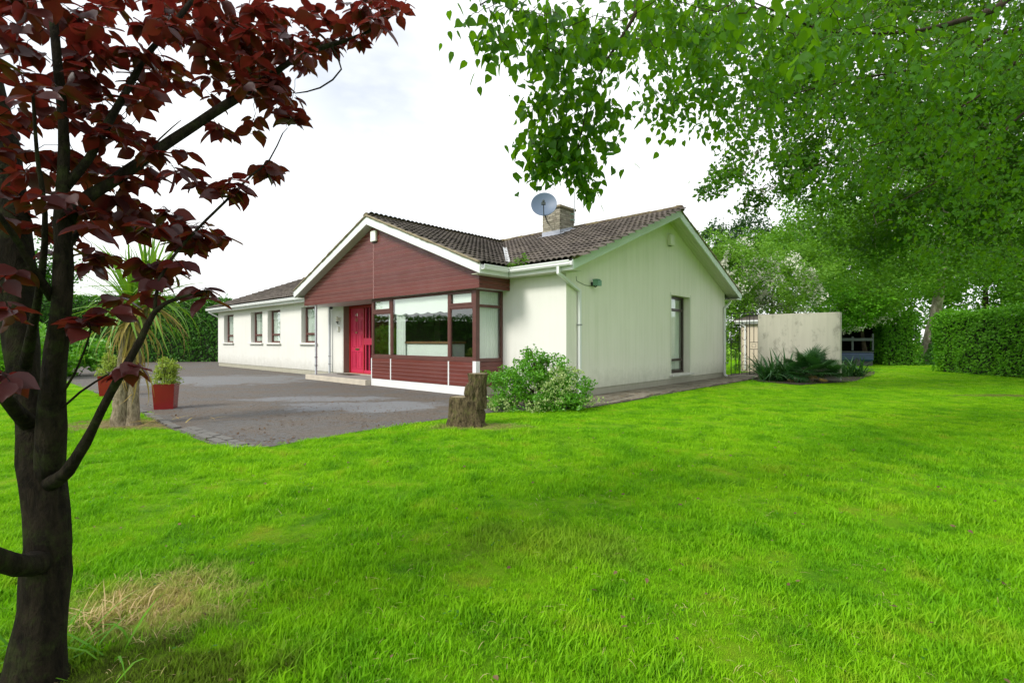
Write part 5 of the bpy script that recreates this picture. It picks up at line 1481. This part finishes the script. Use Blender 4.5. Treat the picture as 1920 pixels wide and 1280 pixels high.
# chimney
cx0, cx1, cy0, cy1, czt = -3.57, -2.89, 3.60, 4.33, 5.36
ch = MB().box(cx0 + .03, cx1 - .03, cy0 + .03, cy1 - .03, 4.3, czt - .01).build('chimney', M['mortar'], house)
m = MB(); m.box(-.5, .5, -.5, .5, -.5, .5); bme = m.mesh('stone'); bme.materials.append(M['stone'])
z = 4.52; row = 0
while z < czt - .03:
    hh = random.uniform(.045, .075)
    hh = min(hh, czt - z)
    for face in range(4):
        L_ = (cx1 - cx0) if face % 2 == 0 else (cy1 - cy0)
        a = 0.0 if row % 2 == face % 2 else .06
        while a < L_ - .02:
            w = min(random.uniform(.14, .30), L_ - a)
            if L_ - a - w < .06: w = L_ - a
            c = a + w / 2; d_ = random.uniform(.07, .078)
            pos_ = [(cx0 + c, cy0 + .03, 0), (cx1 - .03, cy0 + c, 0), (cx0 + c, cy1 - .03, 0), (cx0 + .03, cy0 + c, 0)][face]
            o = link('stone', bme, None, ch); o.location = (pos_[0], pos_[1], z + hh / 2)
            o.scale = (w - .008, d_, hh - .007) if face % 2 == 0 else (d_, w - .008, hh - .007)
            a += w
    z += hh; row += 1
MB().box(cx0 - .06, cx1 + .06, cy0 - .06, cy1 + .06, czt, czt + .075).build('cap', M['cap'], ch, bevel=.012)
MB().box(cx0 + .05, cx1 - .05, cy0 + .05, cy1 - .05, czt + .075, czt + .11).build('flaunching', M['cap'], ch, bevel=.02)
fl = MB()
zf = zmain(cy0)
fl.prism([(cx1 + .012, cy0 - .012, zf + .03), (cx1 + .012, cy1 - .1, zmain(cy1 - .1) + .05), (cx1 + .012, cy1 - .1, zmain(cy1 - .1) + .14), (cx1 + .012, cy0 - .012, zf + .20)], (-.02, 0, 0))
fl.box(cx0 - .012, cx1 + .012, cy0 - .014, cy0 + .01, zf - .02, zf + .20)
fl.add([(cx0 - .12, cy0 - .012, zf + .075), (cx1 + .14, cy0 - .012, zf + .075), (cx1 + .14, cy0 - .26, zmain(cy0 - .26) + .078), (cx0 - .12, cy0 - .26, zmain(cy0 - .26) + .078)], [(0, 3, 2, 1)])
fl.add([(cx1 + .0, cy0 - .05, zf + .08), (cx1 + .15, cy0 - .05, zf + .06), (cx1 + .15, cy1 - .1, zmain(cy1 - .1) + .075), (cx1, cy1 - .1, zmain(cy1 - .1) + .1)], [(0, 1, 2, 3)])
fl.build('flashing', M['lead'], ch)
# satellite dish
dp = P(1020, 385, 14.6)
dish = empty('satellite_dish', 'blue grey satellite dish fixed to the left side of the chimney', 'satellite dish', dp)
nrm = Vector((-.10, -1, .28)).normalized()
rot = nrm.to_track_quat('Z', 'Y').to_matrix().to_4x4()
R_ = .37
m = MB(); m.lathe([(R_ * i / 8, .09 * (i / 8) ** 2 - .02) for i in range(0, 9)] + [(R_ * 1.02, .072), (R_ * 1.02, .06)] + [(R_ * i / 8, .09 * (i / 8) ** 2 - .032) for i in range(8, -1, -1)], 32)
m.v = [tuple(rot @ Vector(v)) for v in m.v]; m.build('reflector', M['dish'], dish, smooth=True)
f0 = rot @ Vector((0, -.36, .05)); f1 = nrm * .45 + Vector((0, 0, -.12))
MB().obox(f0, f1, .025, .035).build('feed_arm', M['grey_metal'], dish)
MB().tube([f1 + nrm * .03, f1 - nrm * .10], [.035, .028], 10).build('feed_horn', M['grey_metal'], dish, smooth=True)
MB().box(f1.x - .06, f1.x + .06, f1.y - .03, f1.y + .05, f1.z - .1, f1.z - .03).build('receiver', M['grey_metal'], dish)
wc = HM @ Vector((cx0 + .2, cy0 - .02, 4.98))
MB().tube([-nrm * .05, Vector((.05, .1, -.3)), wc - dp], .02, 8).build('mount', M['grey_metal'], dish)
# aerial mast
mp_ = H(cx1 + .09, cy1 - .1, 0); ma = empty('aerial_mast', 'thin metal aerial pole on the right side of the chimney', 'aerial', (mp_.x, mp_.y, 4.95))
MB().tube([(0, 0, 0), (0, 0, 1.0)], .014, 8).build('pole', M['steel'], ma)
MB().obox((-.14, 0, .30), (.02, 0, .30), .02, .03).build('bracket', M['green_metal'], ma); MB().obox((-.14, 0, .12), (.02, 0, .12), .02, .03).build('bracket', M['green_metal'], ma)
# weeds in the gutter
gwp = H(-1.15, -.42, ZE - .05)
t = bush('gutter_weeds', 'clump of green weeds growing in the gutter at the valley', gwp, [((-.1, 0, .06), (.22, .08, .07)), ((.25, .05, .10), (.16, .07, .14)), ((.28, .05, .22), (.06, .05, .10)), ((-.02, .1, .14), (.07, .07, .12))], 700, M['leaf_light'], .035, cat='weeds', seed=12, clump=9)
t.rotation_euler.z = HROT
# alarm boxes, floodlight, lamp, bell
def alarm(label, x, y, z, side, mat):
    t = empty('alarm_box', label, 'alarm box', H(x, y, z), HROT)
    m = MB()
    if side: m.box(0, .11, -.13, .13, -.16, .16)
    else: m.box(-.13, .13, -.08, 0, -.15, .15)
    m.build('cover', mat, t, bevel=.02)
    m = MB(); m.box(0, .05, -.09, .09, -.165, -.15) if side else m.box(-.1, .1, -.05, 0, -.165, -.15); m.build('base', M['grey_metal'], t)
ag = [1, 2]
alarm('white alarm box high on the maroon gable cladding', GC + .08, GY, 4.17, False, M['plastic_white'])
alarm('cream alarm box near the top of the green stained gable', 0, 4.95, 4.15, True, M['plastic_cream'])
fl_ = empty('floodlight', 'green corroded floodlight on the right gable beside the eave', 'floodlight', H(0, .98, 2.56), HROT); fl_.scale = (.8, .8, .8)
MB().box(0, .03, -.05, .05, -.05, .05).build('wall_plate', M['black'], fl_)
MB().tube([(.02, 0, -.02), (.12, 0, -.09), (.16, .02, -.06)], .02, 8).build('arm', M['black'], fl_)
m = MB(); m.prism([(.10, -.10, -.06), (.10, .10, -.06), (.10, .10, .10), (.10, -.10, .10)], (.14, .05, .0)); m.build('housing', M['green_metal'], fl_, bevel=.01)
m = MB(); [m.box(.09, .24, -.10 + .035 * k, -.092 + .035 * k, .10, .125) for k in range(6)]; m.build('fins', M['green_metal'], fl_)
MB().tube([(.01, .0, -.06), (.008, -.35, -.06), (.008, -.75, .02), (.008, -.78, .15)], .006, 5).build('cable', M['black'], fl_)
lp = empty('porch_lamp', 'small glass wall lamp on the white wall left of the red door', 'wall lamp', H(-9.62, 0, 1.98), HROT)
MB().box(-.05, .05, -.03, 0, -.04, .10).build('backplate', M['plastic_cream'], lp, bevel=.005)
MB().tube([(0, -.03, -.12), (0, -.09, -.14), (0, -.10, -.06)], .012, 6).build('arm', M['black'], lp)
MB().lathe([(.03, -.06), (.055, .06), (.05, .10), (.0, .14)], 8, (0, -.10, 0)).build('lamp_shade', M['plastic_cream'], lp)
MB().lathe([(.0, -.1), (.05, -.09), (.05, -.05), (.0, -.05)], 8, (0, -.10, 0)).build('lamp_base', M['black'], lp)
bb = empty('doorbell_box', 'small white box on the wall under the porch lamp', 'doorbell', H(-9.68, 0, 1.68), HROT)
MB().box(-.06, .06, -.06, 0, -.08, .08).build('case', M['plastic_cream'], bb, bevel=.008); MB().box(-.05, .05, -.066, -.06, -.06, .06).build('front', M['plastic_white'], bb)
cm = empty('porch_camera', 'small dark round lamp under the porch ceiling', 'ceiling lamp', H(-9.85, -.2, 2.44), HROT)
MB().lathe([(.0, -.09), (.05, -.07), (.06, -.03), (.04, 0.0)], 12).build('dome', M['black'], cm, smooth=True)

# ------------------------------------------------------------------ garden wall, gate, shed, trailer
gwl = MB().box(.962, 3.375, 9.80, 10.02, -.05, 2.17).build('garden_wall', M['wall_grey'], None, bevel=.012)
# slight fall of the top
gwl.matrix_world = HM; tag(gwl, 'grey stained rendered garden wall right of the iron gate', 'wall')
gt = empty('iron_gate', 'black wrought iron gate between house corner and garden wall', 'gate', H(0, 9.9, 0), HROT)
def bar(name, pts, r=.012): return MB().tube(pts, r, 6).build(name, M['black'], gt)
for xx in (.03, .31, .66, .94): bar('upright', [(xx, 0, .0 if xx in (.03, .94) else .08), (xx, 0, 2.25)], .015)
for xx in (.17, .80):
    bar('bar', [(xx, 0, .10), (xx, 0, .98)]); bar('bar', [(xx, 0, 1.22), (xx, 0, 2.24)])
bar('rail', [(.03, 0, 2.25), (.94, 0, 2.25)], .014)
for (a, b) in ((.03, .31), (.66, .94)):
    for z in (.10, .98, 1.22): bar('rail', [(a, 0, z), (b, 0, z)], .011)
bar('rail', [(.735, 0, 1.05), (.735, 0, 1.15), (.865, 0, 1.15), (.865, 0, 1.05), (.735, 0, 1.05)], .008)
for z0 in (.2, .75, 1.3, 1.85):
    q = [(.485 + s_ * (.09 * math.sin(a)), 0, z0 + .19 + .19 * math.cos(a)) for s_ in (1,) for a in np.linspace(.2, 6.08, 16)]
    bar('scroll', q, .008)
bar('upright', [(.40, 0, .08), (.40, 0, 2.2)], .010); bar('upright', [(.57, 0, .08), (.57, 0, 2.2)], .010)
sh = empty('garden_shed', 'small cream outbuilding with tiled roof behind the gate', 'shed', H(-.1, 13.2, 0), HROT)
MB().box(-.60, 1.1, 0, 2.6, 0, 2.02).build('wall', M['shed_wall'], sh)
MB().box(-.8, 1.3, -.16, -.13, 1.98, 2.13).build('fascia', M['pvc'], sh); MB().box(-.8, 1.3, -.23, -.162, 2.05, 2.12).build('gutter', M['pvc'], sh, bevel=.01)
m = MB(); m.prism([(-.85, -.22, 2.14), (-.85, 1.3, 2.42), (-.85, 2.8, 2.14), (-.85, 2.8, 2.08), (-.85, 1.3, 2.36), (-.85, -.22, 2.08)], (2.2, 0, 0)); m.build('roof', M['tile'], sh)
m = MB(); m.obox((-.42, -.04, 1.9), (-.42, -.04, .1), .05, .05, up=Vector((1, 0, 0))); m.obox((-.7, -.17, 2.05), (-.42, -.04, 1.88), .05, .05); m.build('downpipe', M['pvc'], sh)
# blue trailer
tr_ = empty('blue_trailer', 'old blue metal trailer with a rack, parked beyond the garden wall', 'trailer', G(1605, 686) , R(4))
MB().box(-1.1, .85, -.2, 1.2, .22, .72).build('body', M['blue_metal'], tr_, bevel=.12)
MB().box(-1.12, .80, -.22, 1.22, .70, .74).build('rim', M['grey_metal'], tr_, bevel=.01)
for xx in (-.1,): MB().tube([(xx, -.20, .2), (xx, .0, .2)], .2, 18).build('wheel', M['black'], tr_)
for xx in (-1.05, -.30, .78): MB().box(xx - .03, xx + .03, -.18, -.12, .80, 1.5 if xx < .5 else 1.65).build('post', M['grey_metal'], tr_)
MB().box(-1.1, .8, -.19, -.13, 1.28, 1.42).build('rack_rail', M['grey_metal'], tr_); MB().box(-1.1, .8, .9, .96, 1.28, 1.42).build('rack_rail', M['grey_metal'], tr_)
MB().box(-1.05, .82, -.1, 1.0, .0, .24).build('chassis', M['black'], tr_)

lt = empty('under_tree_shade_box', 'made-up black open fronted shelter under the flowering tree behind the trailer', 'shade_box', (P(1572, 690, 27.2).x, 27.2, 0))  # invented dark box in place of the shade beneath the trees
M['shade_black'] = simple('shade_black_board', (.018, .016, .014), .9)  # near black, so the added box reads as deep shade
MB().box(0, 2.35, 2.4, 2.5, 0, 2.5).build('back_wall', M['shade_black'], lt); MB().box(-.06, .0, 0, 2.5, 0, 2.5).build('side_wall', M['shade_black'], lt); MB().box(2.35, 2.41, 0, 2.5, 0, 2.5).build('side_wall', M['shade_black'], lt)
MB().box(-.2, 2.6, -.35, 2.7, 2.5, 2.62).build('roof', M['shade_black'], lt)

# ------------------------------------------------------------------ palms and strap plants by the wall
def fan(nl=22, stalk=.45, ll=.42):
    V = []; T = []
    def quad(a, b, w0, w1, up=(0, 0, 1)):
        a = np.array(a); b = np.array(b); d = b - a; s = np.cross(d, up); s = s / (np.linalg.norm(s) + 1e-6)
        k = len(V); V.extend([tuple(a - s * w0), tuple(a + s * w0), tuple(b + s * w1), tuple(b - s * w1)]); T.extend([(k, k + 1, k + 2), (k, k + 2, k + 3)])
    quad((0, 0, 0), (0, stalk, 0), .008, .006)
    for i in range(nl):
        a = (i / (nl - 1) - .5) * R(215); d = (math.sin(a), math.cos(a)); L_ = ll * (1 - .18 * abs(i / (nl - 1) - .5) * 2)
        p0 = (0, stalk, 0); p1 = (d[0] * L_ * .6, stalk + d[1] * L_ * .6, .03); p2 = (d[0] * L_, stalk + d[1] * L_, -.02 - .05 * random.random())
        quad(p0, p1, .004, .019); quad(p1, p2, .019, .001)
    return np_mesh('frond', np.array(V), np.array(T))
fans = [fan() for _ in range(3)]
fans_dead = [fan(14, .3, .35)]
for m_ in fans: m_.materials.append(M['leaf_palm'])
fans_dead[0].materials.append(M['leaf_dead'])
fp = G(1517, 716); pal = empty('dwarf_fan_palm', 'spiky dwarf fan palm in front of the grey garden wall', 'palm', fp)
heads = [((.02, 0, .22), 26, 1.18), ((-.48, .1, .10), 12, .9), ((.50, .15, .12), 12, .95)]
for (hp, nn, s) in heads:
    for i in range(nn):
        f_ = i / nn; az = i * 2.4 + random.uniform(-.2, .2)
        o = place_leaf(random.choice(fans), 'frond', pal, hp, az, R(80 - 84 * f_ ** .75 + random.uniform(-8, 8)), s * random.uniform(.85, 1.1)); o.rotation_euler.y = random.uniform(-.4, .4)
    for i in range(2): place_leaf(fans_dead[0], 'dead_frond', pal, (hp[0], hp[1] - .05, hp[2] + .02), random.uniform(3.9, 5.5), R(random.uniform(-35, -20)), s * .45)
MB().tube([(0, 0, 0), (0, 0, .3)], [.12, .09], 10, wob=.2).build('stem', M['bark_cordy'], pal); 
sstraps = [strap(.6, .035, a, 5) for a in (.5, 1.0, 1.7)]
for m_ in sstraps: m_.materials.append(M['leaf_palm'])
def strap_plant(label, base, nn, spread, s):
    t = empty('strap_leaf_plant', label, 'plant', base, 0, 'strap leaved plants by the garden wall')
    for i in range(nn):
        f_ = random.random(); az = random.uniform(0, 6.283)
        place_leaf(random.choice(sstraps), 'leaf', t, (random.uniform(-spread, spread), random.uniform(-.2, .2), 0), az, R(random.uniform(35, 88)), s * random.uniform(.7, 1.25))
strap_plant('dark green strap leaved plant by the gate end of the wall', G(1455, 714), 190, .45, 1.75)
strap_plant('dark green strap leaved plant at the right end of the wall', G(1598, 706), 110, .34, 1.35)

# ------------------------------------------------------------------ neighbour house far left
nh = P(425, 560, 48)
nbh = empty('neighbour_house', 'distant house with brown roof and white verge beyond the left wing', 'house', (nh.x, nh.y, 0), R(-38))
MB().box(0, 9, 0, 7, 0, 4.0).build('wall', M['wall_white'], nbh)
m = MB(); m.prism([(-.3, -.4, 3.9), (-.3, 3.5, 6.0), (-.3, 7.4, 3.9), (-.3, 7.4, 3.75), (-.3, 3.5, 5.85), (-.3, -.4, 3.75)], (9.6, 0, 0)); m.build('roof', M['tile'], nbh)
m = MB(); m.prism([(-.34, -.4, 3.8), (-.34, 3.5, 5.93), (-.34, 7.4, 3.8), (-.34, 7.4, 3.5), (-.34, 3.5, 5.6), (-.34, -.4, 3.5)], (.035, 0, 0)); m.build('barge_board', M['pvc'], nbh)
m = MB(); m.prism([(-.02, 0, 3.9), (-.02, 3.5, 5.7), (-.02, 7, 3.9)], (.1, 0, 0)); m.build('gable', M['wall_white'], nbh)

# ------------------------------------------------------------------ litter on the drive, straw and long blades under the tree
n = 5200
px = rng.uniform(150, 900, n); py = 690 + 150 * rng.uniform(0, 1, n) ** .8
pts = np.array([tuple(G(a, b)) for a, b in zip(px, py)])
k = in_poly(pts[:, 0], pts[:, 1], drive_pts) & ~in_poly(pts[:, 0], pts[:, 1], house_poly)
dn = pnoise(pts[:, 0], pts[:, 1], .8, 3) > -.12
pts = pts[k & dn]; n = len(pts); pts[:, 2] = .012
o = link('leaf_litter', leaves_mesh('leaf_litter', 'far', pts, rdir(n) * np.array([1, 1, .15]), np.array([0, 0, 1.]) + rdir(n) * .25, rng.uniform(.015, .045, n)), M['litter'], None)
tag(o, 'dry brown leaf litter scattered over the tarmac drive', 'leaf litter', kind='stuff')
M['straw'] = leaf_mat('straw_blade', (.60, .46, .20), (.78, .64, .34), (.7, .55, .2), .3, .6, .3, (.40, .28, .12), 6)
blade = [strap(.16, .0055, a, 4) for a in (.5, 1.2, 2.0)]
V_, T_ = [], []
def bake(name, items, mat, label, cat):
    """join placed straps into one stuff mesh"""
    VV = []; TT = []; rn = []; k = 0
    for me, mtx in items:
        a = np.zeros(len(me.vertices) * 3); me.vertices.foreach_get('co', a); a = a.reshape(-1, 3)
        t_ = np.zeros(len(me.polygons) * 3, dtype=np.int32); me.polygons.foreach_get('vertices', t_); t_ = t_.reshape(-1, 3)
        A = np.array(mtx); VV.append(a @ A[:3, :3].T + A[:3, 3]); TT.append(t_ + k); rn.append(np.full(len(a), random.random())); k += len(a)
    o = link(name, np_mesh(name, np.concatenate(VV), np.concatenate(TT), np.concatenate(rn)), mat, None)
    tag(o, label, cat, kind='stuff'); return o
items = []
for i in range(900):
    a = random.uniform(0, 6.283); q = math.sqrt(random.random())
    s = G(285, 1130); x = s.x + .48 * q * math.cos(a); y = s.y + .34 * q * math.sin(a)
    items.append((random.choice(blade), Matrix.Translation((x, y, 0)) @ Matrix.Rotation(random.uniform(0, 6.283), 4, 'Z') @ Matrix.Rotation(R(random.uniform(5, 60)), 4, 'X') @ Matrix.Scale(random.uniform(.25, .6), 4)))
for i in range(130):
    s = G(190, 1170); a = random.gauss(0, .07); b = random.gauss(0, .05)
    items.append((random.choice(blade), Matrix.Translation((s.x + a, s.y + b, 0)) @ Matrix.Rotation(random.uniform(0, 6.283), 4, 'Z') @ Matrix.Rotation(R(random.uniform(15, 75)), 4, 'X') @ Matrix.Scale(random.uniform(.6, 1.25), 4)))
bake('dry_grass', items, M['straw'], 'patch of dry straw coloured grass beside the foreground trunk', 'dry grass')
items = []
for i in range(26):
    s = G(140, 1230); a = random.gauss(0, .13); b = random.gauss(0, .06)
    items.append((blade[i % 3], Matrix.Translation((s.x + a, s.y + b, 0)) @ Matrix.Rotation(random.uniform(0, 6.283), 4, 'Z') @ Matrix.Rotation(R(random.uniform(25, 70)), 4, 'X') @ Matrix.Diagonal((2.0, random.uniform(1, 2.0), 1.5, 1))))
bake('long_grass', items, M['leaf_hedge_light'], 'long green grass blades at the foot of the foreground trunk', 'grass')
items = []
for i in range(3200):
    y_ = 1.5 + 5.5 * random.random() ** 1.3; x_ = random.uniform(-1.05, 1.05) * y_
    if mnoise.noise((x_ * 1.1, y_ * 1.1, 4.2)) < -.05: continue
    items.append((random.choice(blade), Matrix.Translation((x_, y_, random.uniform(.005, .02))) @ Matrix.Rotation(random.uniform(0, 6.283), 4, 'Z') @ Matrix.Rotation(R(random.uniform(2, 35)), 4, 'X') @ Matrix.Scale(random.uniform(.15, .45), 4)))
items = [it for it in items if lawn_ok(np.array([it[1][0][3]]), np.array([it[1][1][3]]))[0]]
bake('thatch', items, M['straw'], 'dry mown clippings lying thinly through the foreground lawn', 'grass clippings')
n = 260
A = np.stack([rng.uniform(-3, 4.5, n), rng.uniform(1.6, 7, n), rng.uniform(.03, .05, n)], 1); A = A[lawn_ok(A[:, 0], A[:, 1])]; n = len(A)
o = link('fallen_leaves', leaves_mesh('fallen_leaves', 'full', A, rdir(n) * np.array([1, 1, .2]), np.array([0, 0, 1.]) + rdir(n) * .6, rng.uniform(.015, .035, n)), M['litter'], None)
tag(o, 'scattered small dry leaves lying on the foreground lawn', 'fallen leaves', kind='stuff')
# clover and weeds in the lawn
n = 2600
A = np.stack([rng.uniform(-3.5, 4.5, n), rng.uniform(1.5, 5.5, n), np.full(n, .035)], 1)
A = A[lawn_ok(A[:, 0], A[:, 1])]; A = A[pnoise(A[:, 0], A[:, 1], 2.2, 8) > .18]; n = len(A)
A[:, 2] = rng.uniform(.015, .05, n)
o = link('clover', leaves_mesh('clover', 'mid', A, rdir(n) * np.array([1, 1, .2]), np.array([0, 0, 1.]) + rdir(n) * .35, rng.uniform(.012, .024, n)), M['leaf_hedge'], None)
tag(o, 'small clover and weed leaves among the lawn grass', 'clover', kind='stuff')
